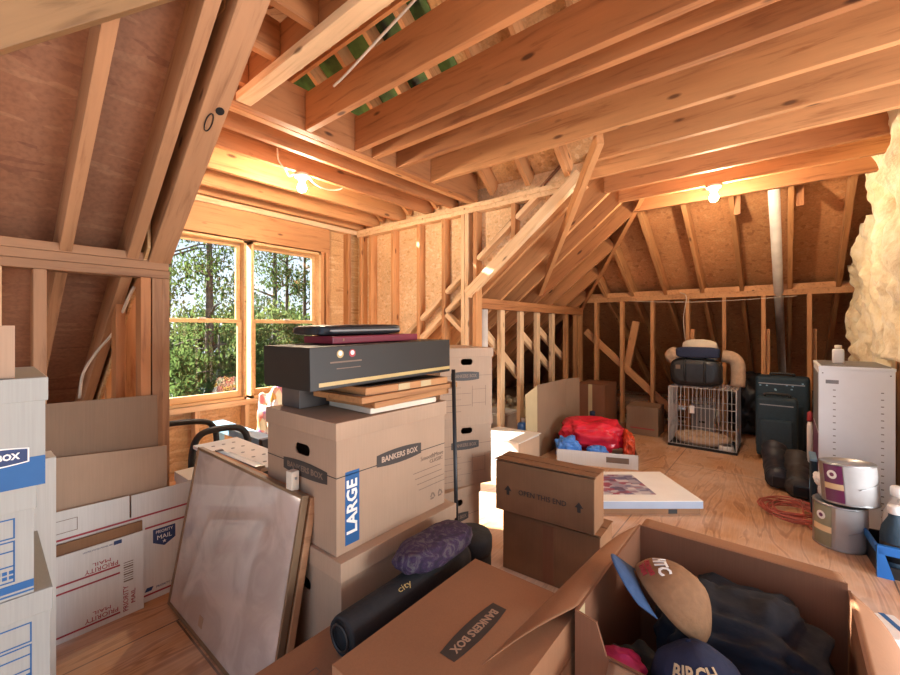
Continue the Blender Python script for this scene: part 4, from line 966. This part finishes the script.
# white perforated panel, metal rails and pale block just behind the frames
t = thing('perforated_panel', 'white panel with holes lying behind the poster frame', 'panel', (0.80, 1.75, 0.0), (0, 0, 0))
bm = bmesh.new(); box(bm, 0, 0.22, 0, 0.62, 0.63, 0.648, 0.003); obj('top', bm, 'white_plastic', t)
obj('leg', B(0.02, 0.05, 0.02, 0.05, 0, 0.555), 'white_plastic', t); obj('leg', B(0.17, 0.20, 0.02, 0.05, 0, 0.555), 'white_plastic', t); obj('leg', B(0.02, 0.05, 0.56, 0.59, 0, 0.555), 'white_plastic', t); obj('leg', B(0.17, 0.20, 0.56, 0.59, 0, 0.555), 'white_plastic', t)
bm = bmesh.new()
for i in range(3):
    for j in range(5): lathe(bm, [(0.009, 0), (0.009, 0.0008), (0, 0.0008)], 10, (0.06 + 0.05 * i, 0.08 + 0.11 * j, 0.648))
obj('hole_row', bm, 'grey_metal', t)
t = thing('steel_rail', 'bright metal rail lying on the white perforated panel', 'rail', (0.815, 1.72, 0.6495), R(2))
obj('channel', B(0, 0.026, 0, 0.36, 0, 0.022, bev=0.003), 'steel', t); obj('flange', B(0.030, 0.055, 0.02, 0.34, 0, 0.012, bev=0.002), 'tin', t); obj('end_cap', B(-0.002, 0.028, 0.355, 0.372, 0, 0.026), 'grey_metal', t)
t = thing('pale_block', 'small pale block standing on the frames beside the LARGE box', 'block', (0.757, 1.33, 0.6815), R(4))
obj('block', B(0, 0.030, 0, 0.035, 0, 0.068, bev=0.003), 'cream', t); obj('screw', B(0.012, 0.020, -0.002, 0, 0.04, 0.048), 'steel', t)

# folding cart under the window
t = thing('cart_frame', 'folded cart with two bent black handles and a pale blue rail by the window', 'cart', (0, 0, 0))
h1 = [(0.905, 2.70, 0.02), (0.905, 2.70, 0.42), (0.912, 2.70, 0.53), (0.935, 2.70, 0.60), (0.99, 2.70, 0.632), (1.12, 2.70, 0.632), (1.19, 2.70, 0.61), (1.225, 2.70, 0.55), (1.232, 2.70, 0.44), (1.232, 2.70, 0.02)]
obj('handle', T(arc(h1, 4), 0.020, 10), 'black_plastic', t, True)
h2 = [(0.78, 2.95, 0.02), (0.78, 2.95, 0.55), (0.80, 2.95, 0.63), (0.86, 2.95, 0.662), (1.05, 2.95, 0.645), (1.11, 2.95, 0.61), (1.135, 2.95, 0.54), (1.138, 2.95, 0.40), (1.138, 2.95, 0.02)]
obj('handle', T(arc(h2, 4), 0.018, 10), 'black_plastic', t, True)
obj('crossbar', T([(1.23, 2.72, 0.12), (1.14, 2.93, 0.12)], 0.012, 8), 'black_plastic', t); obj('crossbar', T([(0.905, 2.72, 0.12), (0.785, 2.93, 0.12)], 0.012, 8), 'black_plastic', t)
t = thing('blue_rail', 'pale blue steel rail with a black end cap resting by the window', 'rail', (1.36, 2.76, 0.0), 0)
obj('beam', B(0.0, 0.11, 0.05, 0.93, 0.43, 0.485, bev=0.004), 'pale_blue', t); obj('end_cap', B(-0.006, 0.116, 0.0, 0.05, 0.38, 0.492, bev=0.006), 'black_plastic', t)
obj('leg', B(0.02, 0.09, 0.02, 0.06, 0, 0.385), 'black_plastic', t); obj('leg', B(0.02, 0.09, 0.84, 0.88, 0, 0.43), 'pale_blue', t)
tag(obj('white_sack', blob((1.68, 2.95, 0.18), (0.15, 0.24, 0.21), 31, 0.2, 2, 5, 0.002, 0.7), 'cream', None, True), 'white sack slumped on the floor beyond the blue rail', 'sack')
tag(obj('floral_bundle', blob((1.86, 3.42, 0.36), (0.20, 0.17, 0.37), 32, 0.2, 2.2, 5, 0.002, 0.8), 'floral', None, True), 'bright floral cloth bundle in front of the window corner', 'cloth')
t = carton('white_tote', 'white box on the floor by the left corner post under the window', 'box', (0.80, 2.42, 0), 0, 0.20, 0.20, 0.46, 'white_board', 0.05)

# ------------------------------------------------------------------ the far side of the room
# low white carton and tall brown sheet
t = thing('white_open_box', 'white carton with a brown end and a raised lid by the box tower', 'box', (2.90, 1.66, 0), R(0))
bm = B(0, 0.36, 0, 0.42, 0, 0.325, bev=0.003); obj('body', bm, 'white_board', t)
obj('end_panel', B(0.002, 0.358, -0.003, 0, 0.002, 0.322), 'kraft', t)
obj('lid', prism(bmesh.new(), [(-0.005, -0.01, 0.327), (0.375, -0.012, 0.337), (0.365, 0.425, 0.331), (-0.005, 0.425, 0.331)], (0, 0, 0.006)), 'white_board', t)
bm = bmesh.new(); outline(bm, (0, 0.20, 0.20), LEFT, 0.13, 0.09, 0.002); 
for k in range(3): rect(bm, (0, 0.20, 0.18 + 0.02 * k), LEFT, 0.13, 0.002)
obj('form_lines', bm, 'blue_print', t)
t = thing('upright_carton', 'tall brown carton opened out and stood by the right knee wall', 'cardboard', (3.62, 1.86, 0), R(0))
obj('panel', B(0.0, 0.66, 0, 0.007, 0.001, 0.705), 'kraft_dull', t)
obj('panel', prism(bmesh.new(), [(0.66, 0.003, 0.001), (0.90, -0.06, 0.001), (0.90, -0.06, 0.70), (0.66, 0.003, 0.705)], (0.001, 0.007, 0)), 'kraft_dull', t)
obj('flap', prism(bmesh.new(), [(-0.002, 0.002, 0.001), (-0.12, 0.055, 0.03), (-0.13, 0.06, 0.62), (-0.002, 0.002, 0.70)], (0.002, 0.006, 0)), 'kraft_edge', t)
t = carton('brown_carton', 'reddish brown carton in the far corner by the knee wall', 'box', (5.05, 1.70, 0), R(0), 0.46, 0.36, 0.565, 'kraft_red', 0)
obj('tape_strip', B(-0.001, 0, 0.15, 0.20, 0.02, 0.565), 'kraft_edge', t)
t = carton('brown_carton', 'small pale carton by the left side of the dog crate', 'box', (5.17, 1.13, 0), R(2), 0.36, 0.345, 0.335, 'kraft_dull', 0)
obj('print_lines', RC((0, 0.17, 0.08), LEFT, 0.26, 0.012), 'red_print', t)
t = thing('spray_can', 'small blue and white canister in front of the corner carton', 'can', (4.70, 1.72, 0))
obj('can', LT([(0.0, 0), (0.055, 0), (0.058, 0.02), (0.058, 0.20), (0.05, 0.235), (0.02, 0.25), (0, 0.25)]), 'white_plastic', t, True)
obj('sleeve', LT([(0.0595, 0.11), (0.0595, 0.22), (0.0, 0.222)]), 'blue_plastic', t, True); obj('nozzle', LT([(0.03, 0.25), (0.03, 0.30), (0, 0.31)]), 'navy', t, True)
# tray carton with bright bags
ang = math.atan2(-0.65, 0.26)
t = thing('tray_carton', 'low white tray carton holding the red and blue bags', 'box', (3.60, 1.655, 0), ang)
w_, d_, h_ = 0.705, 0.62, 0.13
bm = bmesh.new(); box(bm, 0.006, w_ - 0.006, 0.006, d_ - 0.006, 0, 0.006); box(bm, 0.006, w_ - 0.006, 0, 0.006, 0, h_); box(bm, 0.006, w_ - 0.006, d_ - 0.006, d_, 0, h_)
obj('body', bm, 'white_board', t); bm = bmesh.new(); box(bm, 0, 0.006, 0, d_, 0, h_); box(bm, w_ - 0.006, w_, 0, d_, 0, h_); obj('end_panel', bm, 'kraft', t)
obj('shipping_label', RC((0.53, 0, 0.07), FRONT, 0.19, 0.05), 'print_faint', t)
ux = Vector((math.cos(ang), math.sin(ang), 0)); uy = Vector((-math.sin(ang), math.cos(ang), 0)); O = Vector((3.60, 1.655, 0))
def tp(a, b, z): return O + ux * a + uy * b + Vector((0, 0, z))
def bag(name, label, a, b, z, r, seed, mat, amp=0.25, low=0.008, rot=ang):
    bm = blob((0, 0, 0), r, seed, amp, 2.4, 5, low - z, 0.75); bm.transform(Matrix.Translation(tp(a, b, z)) @ Matrix.Rotation(rot, 4, 'Z'))
    return tag(obj(name, bm, mat, None, True), label, 'bag')
bag('plastic_bag', 'bright red plastic bag heaped in the tray carton', 0.32, 0.36, 0.205, (0.29, 0.23, 0.15), 41, 'red_plastic', 0.2)
bag('plastic_bag', 'orange red bag at the right end of the tray carton', 0.645, 0.30, 0.145, (0.05, 0.22, 0.12), 42, 'orange_red')
bag('plastic_bag', 'crumpled blue bag at the left front of the tray carton', 0.10, 0.085, 0.12, (0.105, 0.075, 0.10), 43, 'blue_bag', 0.3)
bag('plastic_bag', 'smaller blue bag at the middle front of the tray carton', 0.36, 0.065, 0.095, (0.09, 0.055, 0.07), 44, 'blue_bag', 0.3)
# street print on the floor
ang2 = math.atan2(-0.536, 0.439)
t = thing('mounted_print', 'white bordered street picture lying on a flat brown box', 'picture', (2.61, 1.16, 0.041), ang2)
M['shaded_edge'] = plain('shaded_edge', (0.36, 0.42, 0.52), 0.7, var=0.03)  # bluish shade of the white board edge, put into its colour
obj('board', B(0, 0.95, 0, 0.57, 0, 0.049, bev=0.002), 'shaded_edge', t); obj('face', B(0, 0.95, 0, 0.57, 0.049, 0.052), 'white_print', t)
obj('artwork', B(0.10, 0.69, 0.11, 0.50, 0.052, 0.0528), 'art', t)
t = thing('flat_box', 'flat brown box under the white bordered street picture', 'box', (2.625, 1.15, 0), ang2)
obj('body', B(0, 0.915, 0.0, 0.56, 0, 0.040, bev=0.002), 'kraft_old', t); obj('tape_strip', B(0.70, 0.76, -0.0008, 0, 0.006, 0.036), 'black_plastic', t)
# dog crate
t = thing('dog_crate', 'wire dog crate standing by the far knee wall', 'crate', (4.925, 0.372, 0), 0)
cw, cd, ch = 0.46, 0.60, 0.635       # depth along x, width along y
M['wire'] = plain('crate_wire', (0.55, 0.55, 0.56), 0.35, 0.3)
def wires(nm, P0, U, V, nu, nv):
    P0, U, V = map(Vector, (P0, U, V)); bm = bmesh.new()
    for i in range(nu + 1): tube(bm, [P0 + U * i / nu, P0 + U * i / nu + V], 0.0030 if 0 < i < nu else 0.007, 5)
    for j in range(nv + 1): tube(bm, [P0 + V * j / nv, P0 + V * j / nv + U], 0.0036, 5)
    return obj(nm, bm, 'wire', t)
wires('front_panel', (0, 0, 0.03), (0, cd, 0), (0, 0, ch - 0.03), 16, 3); wires('back_panel', (cw, 0, 0.03), (0, cd, 0), (0, 0, ch - 0.03), 16, 3)
wires('side_panel', (0.006, 0, 0.03), (cw - 0.012, 0, 0), (0, 0, ch - 0.03), 22, 3); wires('side_panel', (0.006, cd, 0.03), (cw - 0.012, 0, 0), (0, 0, ch - 0.03), 22, 3)
wires('top_panel', (0.006, 0.006, ch), (0, cd - 0.012, 0), (cw - 0.012, 0, 0), 16, 4)
bm = bmesh.new(); box(bm, -0.006, cw + 0.006, -0.006, cd + 0.006, 0, 0.008); box(bm, -0.008, 0, -0.006, cd + 0.006, 0, 0.025); box(bm, cw, cw + 0.008, -0.006, cd + 0.006, 0, 0.025); box(bm, -0.008, cw + 0.008, -0.010, -0.004, 0, 0.025); box(bm, -0.008, cw + 0.008, cd + 0.004, cd + 0.010, 0, 0.025)
obj('tray', bm, 'black_plastic', t)
tag(obj('latch_tag', B(4.912, 4.917, 0.73, 0.775, 0.37, 0.45, bev=0.004), 'white_plastic'), 'white plastic tag hanging on the front of the dog crate', 'tag')
t = thing('pet_bed', 'round beige pet bed inside the dog crate', 'bed', (5.15, 0.69, 0.0085))
P = [(0.15 * math.cos(a), 0.21 * math.sin(a), 0.065) for a in [2 * PI * k / 32 for k in range(33)]]
obj('bolster', tube(bmesh.new(), P, [0.048 + 0.006 * (k % 2) for k in range(33)], 12, False), 'beige', t, True); obj('pad', blob((0, 0, 0.04), (0.15, 0.20, 0.038), 3, 0.08, 2, 3, 0.004), 'beige', t, True)
t = thing('pet_bowl', 'steel and white bowl in the near right corner of the dog crate', 'bowl', (5.0, 0.46, 0.0085))
obj('bowl', LT([(0.0, 0.0), (0.062, 0), (0.07, 0.01), (0.058, 0.06), (0.050, 0.06), (0.04, 0.02), (0, 0.018)]), 'white_plastic', t, True); obj('rim', LT([(0.058, 0.058), (0.061, 0.064), (0.050, 0.064), (0.050, 0.058)]), 'steel', t, True)
t = thing('crate_door_bar', 'dark folded panel standing inside the dog crate', 'panel', (5.30, 0.60, 0.0085)); obj('panel', B(0, 0.03, 0, 0.22, 0, 0.40, bev=0.003), 'grey_metal', t); obj('handle', B(-0.01, 0, 0.08, 0.14, 0.2, 0.22), 'black_plastic', t)
# on the crate
t = thing('duffel_bag', 'black duffel bag on top of the dog crate', 'bag', (5.06, 0.735, 0.6435), 0)
obj('body', blob((0, 0, 0.145), (0.11, 0.235, 0.145), 51, 0.06, 1.5, 5, 0.001, 0.45), 'black_leather', t, True)
obj('zip', B(-0.012, 0.012, -0.19, 0.19, 0.287, 0.296), 'grey_metal', t)
obj('badge', B(-0.118, -0.110, 0.13, 0.175, 0.18, 0.225, bev=0.002), 'print_faint', t)
for y in (-0.09, 0.09): obj('strap', T(arc([(-0.10, y, 0.05), (-0.118, y, 0.15), (-0.09, y, 0.27), (-0.03, y, 0.30)], 5), 0.012, 6), 'black_plastic', t, True)
tag(obj('folded_cushion', blob((5.02, 0.715, 1.0), (0.075, 0.20, 0.058), 52, 0.06, 1.5, 4, 0.947, 0.4), 'navy', None, True), 'navy blue folded cushion on the black duffel bag', 'cushion')
tag(obj('cream_pillow', blob((5.25, 0.73, 1.01), (0.075, 0.17, 0.125), 53, 0.1, 1.6, 4, None, 0.7), 'cream', None, True), 'cream pillow poking up behind the navy cushion', 'pillow')
tag(obj('donut_bed', tube(bmesh.new(), arc([(5.27, 0.385, 0.645), (5.27, 0.385, 0.86), (5.27, 0.43, 0.94), (5.27, 0.52, 0.96)], 6), 0.066, 16), 'beige', None, True), 'beige bolster bending down on the right side of the crate top', 'pillow')
tag(obj('fleece_roll', blob((5.24, 0.985, 0.945), (0.08, 0.085, 0.095), 55, 0.1, 1.6, 4), 'beige', None, True), 'beige fleece roll left of the navy cushion on the crate', 'pillow')
# black sacks behind the far knee wall
tag(obj('trash_bag', blob((6.15, 0.33, 0.32), (0.26, 0.26, 0.40), 56, 0.2, 2, 5, 0.004), 'black_leather', None, True), 'black plastic sack behind the knee wall right of the crate', 'bag')
tag(obj('trash_bag', blob((6.3, -0.42, 0.28), (0.30, 0.27, 0.50), 57, 0.2, 2, 5, 0.004), 'black_leather', None, True), 'black plastic sack behind the knee wall by the suitcases', 'bag')
# suitcases
def suitcase(label, x, y, rz, w, d, h, seed, spots):
    t = thing('suitcase', label, 'suitcase', (x, y, 0), rz)
    bm = B(-d / 2, d / 2, -w / 2, w / 2, 0.035, h, bev=0.035)
    obj('body', bm, 'luggage', t, True)
    obj('front_pocket', B(-d / 2 - 0.035, -d / 2 + 0.01, -w * 0.40, w * 0.40, 0.07, h * 0.66, bev=0.02), 'luggage', t, True)
    obj('zip', B(-d / 2 - 0.002, -d / 2 + 0.004, -w / 2 + 0.03, w / 2 - 0.03, h - 0.075, h - 0.066), 'steel', t)
    obj('handle', T(arc([(-0.02, -0.09, h - 0.004), (-0.02, -0.08, h + 0.025), (-0.02, 0.08, h + 0.025), (-0.02, 0.09, h - 0.004)], 5), 0.012, 8), 'black_plastic', t, True)
    for sy in (-1, 1):
        w_ = LT([(0.0, 0), (0.03, 0), (0.034, 0.006), (0.034, 0.024), (0.03, 0.03), (0, 0.03)], 16); w_.transform(Matrix.Rotation(R(90), 4, 'X')); obj('wheel', w_, 'black_plastic', t, True, loc=(-d / 2 + 0.05, sy * (w / 2 - 0.05) + 0.015, 0.034))
    if spots:
        bm = bmesh.new(); rr = random.Random(seed)
        for k in range(8): rect(bm, (-d / 2, rr.uniform(-w * 0.4, w * 0.4), rr.uniform(h * 0.82, h * 0.95)), LEFT, 0.016, 0.012)
        obj('print_dots', bm, 'pale_blue', t)
    return t
suitcase('tall blue black suitcase with pale dots, at the back by the knee wall', 5.38, 0.02, R(-4), 0.42, 0.27, 0.77, 3, True)
suitcase('smaller dark blue suitcase in front of the tall dotted one', 5.03, 0.06, R(-2), 0.31, 0.20, 0.60, 4, False)
# white cabinet with rows of holes
t = thing('metal_cabinet', 'white metal cabinet with two rows of holes by the insulation', 'cabinet', (3.60, -0.515, 0), 0)
KW, KD, KH = 0.345, 0.62, 1.01
obj('body', B(0.0, KD, 0, KW, 0, KH - 0.02, bev=0.003), 'white_enamel', t)
obj('top', B(-0.003, KD + 0.003, -0.003, KW + 0.003, KH - 0.02, KH, bev=0.003), 'white_enamel', t); obj('top_mat', B(0.02, KD - 0.01, 0.015, KW - 0.015, KH, KH + 0.004), 'grey_metal', t)
bm = bmesh.new()
for k in range(20):
    for y in (0.055, KW - 0.075): rect(bm, (-0.0001, y, 0.06 + 0.042 * k), LEFT, 0.013, 0.006)
obj('slot_row', bm, 'grey_metal', t)
obj('name_plate', RC((0, KW - 0.065, KH - 0.10), LEFT, 0.062, 0.024), 'grey_metal', t)
for y in (0.02, KW - 0.02): obj('screw', RC((0, y, KH - 0.045), LEFT, 0.006, 0.006), 'black_plastic', t)
obj('side_panel', B(0.03, KD - 0.03, KW, KW + 0.002, 0.05, KH - 0.45), 'plum', t)
obj('side_panel', B(0.03, KD - 0.03, KW, KW + 0.002, KH - 0.43, KH - 0.05), 'grey_metal', t)
t = thing('small_bottle', 'small white bottle standing on the metal cabinet', 'bottle', (3.83, -0.28, KH + 0.0045))
obj('bottle', B(-0.022, 0.022, -0.03, 0.03, 0, 0.10, bev=0.012), 'white_plastic', t, True); obj('cap', LT([(0.018, 0.1), (0.018, 0.125), (0, 0.127)]), 'cream', t, True)
t = thing('red_canister', 'thin red and pink canister beside the cabinet', 'bottle', (4.245, -0.15, 0))
obj('bottle', LT([(0.0, 0), (0.018, 0), (0.018, 0.50), (0.012, 0.53), (0, 0.53)]), 'white_plastic', t, True); obj('cap', LT([(0.014, 0.53), (0.018, 0.54), (0.016, 0.60), (0.0, 0.61)]), 'red_print', t, True)
t = thing('teal_tote', 'narrow teal bin at the foot of the cabinet', 'bin', (3.66, -0.164, 0)); obj('body', B(0, 0.22, 0, 0.03, 0, 0.37, bev=0.004), 'luggage', t); obj('rim', B(-0.004, 0.224, -0.004, 0.034, 0.365, 0.38, bev=0.003), 'pale_blue', t)
# boots
def boot(label, x, y, rz, mat, seed):
    t = thing('boot', label, 'boot', (x, y, 0.0), rz, 'pair of dark boots by the suitcases')
    pts = [(0.30, -0.01, 0.235), (0.24, 0, 0.185), (0.17, 0, 0.135), (0.09, 0, 0.105), (0.0, 0, 0.088), (-0.07, 0, 0.080)]
    bm = tube(bmesh.new(), arc(pts, 5), [0.085 + 0.012 * noise.noise(Vector((k * 0.5, seed, 0))) for k in range(26)], 18)
    for v in bm.verts: v.co *= 1 + 0.05 * noise.noise(v.co * 14 + Vector((seed, 0, 0)))
    for v in bm.verts: v.co.z = max(v.co.z, 0.004)
    obj('upper', bm, mat, t, True)
    obj('toe_cap', blob((-0.07, 0, 0.082), (0.05, 0.080, 0.078), seed, 0.05, 2, 4, 0.003), mat, t, True)
    obj('sole', B(-0.127, -0.108, -0.045, 0.045, 0.03, 0.11, bev=0.008), 'black_plastic', t)
    return t
boot('blue black boot lying left of the other boot', 4.18, 0.045, R(6), 'boot_blue', 1)
boot('brown black boot lying right of the other boot, by the cabinet', 4.03, -0.085, R(2), 'leather_brown', 2)
# coiled cord
rr = random.Random(5); P = []
for k in range(9 * 16):
    a = 2 * PI * k / 16; q = k / 16
    P.append((3.62 + (0.15 + 0.05 * math.sin(q * 2.4)) * math.cos(a) + 0.03 * math.sin(q * 5), -0.035 + (0.14 + 0.03 * math.cos(q * 3.1)) * math.sin(a) + 0.02 * math.cos(q * 4), 0.010 + 0.0035 * q + 0.006 * math.sin(a * 2 + q)))
P += [(3.45, -0.10, 0.02), (3.38, -0.13, 0.009), (3.36, -0.15, 0.009)]
tag(obj('extension_cord', T(P, 0.0052, 6), 'cord', None, True), 'coiled reddish extension cord on the floor by the boots', 'cord')
# paint cans
def can(name, label, x, y, z, rot, r, h, front, col):
    t = thing(name, label, 'can', (x, y, z), rot)
    obj('can', LT([(0.0, 0), (r - 0.002, 0), (r + 0.003, 0.004), (r, 0.010), (r, h - 0.01), (r + 0.003, h - 0.004), (r - 0.002, h), (r - 0.012, h), (r - 0.014, h - 0.008), (0, h - 0.008)], 36), 'tin', t, True)
    def sector(a0, a1, mat, nm, z0=0.012, z1=h - 0.012, dr=0.001):
        bm = bmesh.new(); n = 14; g = [[], []]
        for i in range(n + 1):
            a = R(a0 + (a1 - a0) * i / n)
            for k, zz in enumerate((z0, z1)): g[k].append(bm.verts.new(((r + dr) * math.cos(a), (r + dr) * math.sin(a), zz)))
        for i in range(n): bm.faces.new((g[0][i], g[0][i + 1], g[1][i + 1], g[1][i]))
        return obj(nm, bm, mat, t, True)
    sector(168, 305, 'can_paper', 'label_paper'); lp = sector(front[0], front[1], col, 'label', dr=0.002)
    sector(front[0], front[1], 'cream_print', 'label_band', h * 0.36, h * 0.50, 0.003)
    am = R((front[0] + front[1]) / 2)
    bm = LT([(0.024, 0), (0.024, 0.001), (0, 0.001)], 20)
    e = obj('emblem', bm, 'white_print', t, loc=((r + 0.0032) * math.cos(am), (r + 0.0032) * math.sin(am), h * 0.72), rot=(R(90), 0, am + R(90)))
    obj('emblem_mark', LT([(0.011, 0), (0.011, 0.0006), (0, 0.0006)], 16), 'plum', e, loc=(0, 0, 0.0011))
    hb = T(arc([(0, -r, h * 0.75), (-r * 0.55, -r * 0.9, h * 0.55), (-r * 1.05, -r * 0.25, h * 0.42)], 6), 0.0025, 6); obj('bail', hb, 'steel', t, True)
    return t
can('paint_can', 'paint can with olive label on the floor under the other can', 3.275, -0.245, 0, R(0), 0.118, 0.250, (112, 160), 'can_olive')
can('paint_can', 'paint can with plum label tilted on top of the lower can', 3.262, -0.290, 0.262, (R(-4), R(4), 0), 0.122, 0.225, (122, 166), 'plum')
t = thing('rag_bottle', 'crumpled white rag draped beside the plum paint can', 'rag', (0, 0, 0)); obj('cloth', blob((3.34, -0.18, 0.345), (0.06, 0.045, 0.04), 61, 0.3, 2.4, 4), 'white_plastic', t, True)
obj('tail', blob((3.325, -0.185, 0.285), (0.03, 0.03, 0.05), 62, 0.3, 2.4, 3), 'white_plastic', t, True)
# blue caddy with bottles
t = thing('tool_caddy', 'blue plastic caddy with bottles at the right edge', 'caddy', (3.00, -0.62, 0), R(5))
bm = bmesh.new(); box(bm, 0, 0.30, 0, 0.25, 0, 0.012); box(bm, 0, 0.012, 0, 0.25, 0.012, 0.055); box(bm, 0.288, 0.30, 0, 0.25, 0.012, 0.13); box(bm, 0.0, 0.30, 0.238, 0.25, 0.012, 0.13); box(bm, 0, 0.30, 0, 0.012, 0.012, 0.13)
obj('tray', bm, 'black_plastic', t)
obj('rim', B(-0.012, 0.014, -0.005, 0.262, 0.115, 0.160, bev=0.004), 'blue_plastic', t); obj('post', prism(bmesh.new(), [(-0.012, 0.262, 0), (-0.012, 0.20, 0), (-0.012, 0.235, 0.12), (-0.012, 0.262, 0.16)], (0.022, 0, 0)), 'blue_plastic', t)
obj('rim', B(0.014, 0.30, 0.25, 0.264, 0.115, 0.150, bev=0.004), 'blue_plastic', t)
def bottle(label, x, y, z, r, h, mat, cap, label_mat=None, handle=False):
    t = thing('bottle', label, 'bottle', (x, y, z))
    obj('bottle', LT([(0.0, 0), (r * 0.95, 0), (r, 0.01), (r, h * 0.55), (r * 0.9, h * 0.66), (r * 0.45, h * 0.82), (r * 0.40, h * 0.9), (0, h * 0.9)]), mat, t, True)
    obj('cap', LT([(r * 0.52, h * 0.88), (r * 0.52, h * 0.98), (r * 0.42, h), (0, h)]), cap, t, True)
    if label_mat: obj('label', LT([(r * 1.015, h * 0.18), (r * 1.015, h * 0.45), (0, h * 0.46)]), label_mat, t, True)
    if handle: obj('handle', T(arc([(-r * 0.4, 0, h * 0.84), (-r * 0.95, 0, h * 0.80), (-r * 1.02, 0, h * 0.6)], 5), 0.010, 8), mat, t, True)
bottle('dark blue bottle with a white cap in the front of the blue caddy', 3.062, -0.435, 0.0125, 0.055, 0.335, 'luggage', 'white_plastic', 'black_plastic')
bottle('cloudy plastic jug at the back of the blue caddy', 3.19, -0.468, 0.0125, 0.064, 0.40, 'clear_bottle', 'white_plastic', 'red_print', True)
bottle('short dark bottle in the blue caddy at the photo edge', 3.05, -0.555, 0.0125, 0.05, 0.22, 'black_plastic', 'blue_plastic')
bottle('white jug beyond the cabinet at the right edge', 3.42, -0.665, 0.0, 0.058, 0.66, 'white_plastic', 'white_plastic')
t = thing('striped_packet', 'blue and white packet on the floor at the right bottom edge', 'packet', (2.22, -0.40, 0.0), R(25)); obj('body', B(0, 0.16, 0, 0.11, 0, 0.12, bev=0.006), 'white_plastic', t); obj('stripe', B(-0.001, 0.161, 0.03, 0.05, 0.0, 0.1206), 'blue_print', t)
# things stored under the right knee wall
def tub(label, x, y, w, d, h, mat, lid, z=0):
    t = thing('storage_tub', label, 'tub', (x, y, z), R(3)); obj('body', B(0, w, 0, d, 0, h, bev=0.01), mat, t); obj('lid', B(-0.01, w + 0.01, -0.01, d + 0.01, h, h + 0.03, bev=0.006), lid, t); return t
tub('white tub with a grey lid between the knee wall posts', 3.42, 2.50, 0.30, 0.26, 0.34, 'white_plastic', 'grey_metal')
tub('clear tub with folded cloth behind the second knee wall post', 3.95, 2.46, 0.34, 0.28, 0.26, 'clear_bottle', 'white_plastic')
t = thing('detergent_jug', 'pale blue jug with a dark base by the right knee wall', 'jug', (3.62, 1.995, 0)); obj('body', B(0, 0.13, 0, 0.10, 0.06, 0.31, bev=0.03), 'blue_bag', t, True); obj('base', B(0, 0.13, 0, 0.10, 0, 0.07, bev=0.01), 'black_plastic', t); obj('cap', LT([(0.025, 0.305), (0.025, 0.35), (0, 0.35)], 16, (0.06, 0.05, 0)), 'white_plastic', t, True)
t = thing('jar', 'white jar beside the pale blue jug', 'jar', (3.50, 2.06, 0)); obj('body', LT([(0.0, 0), (0.045, 0), (0.05, 0.01), (0.05, 0.23), (0, 0.23)]), 'white_plastic', t, True); obj('lid', LT([(0.052, 0.23), (0.052, 0.26), (0, 0.262)]), 'grey_metal', t, True)
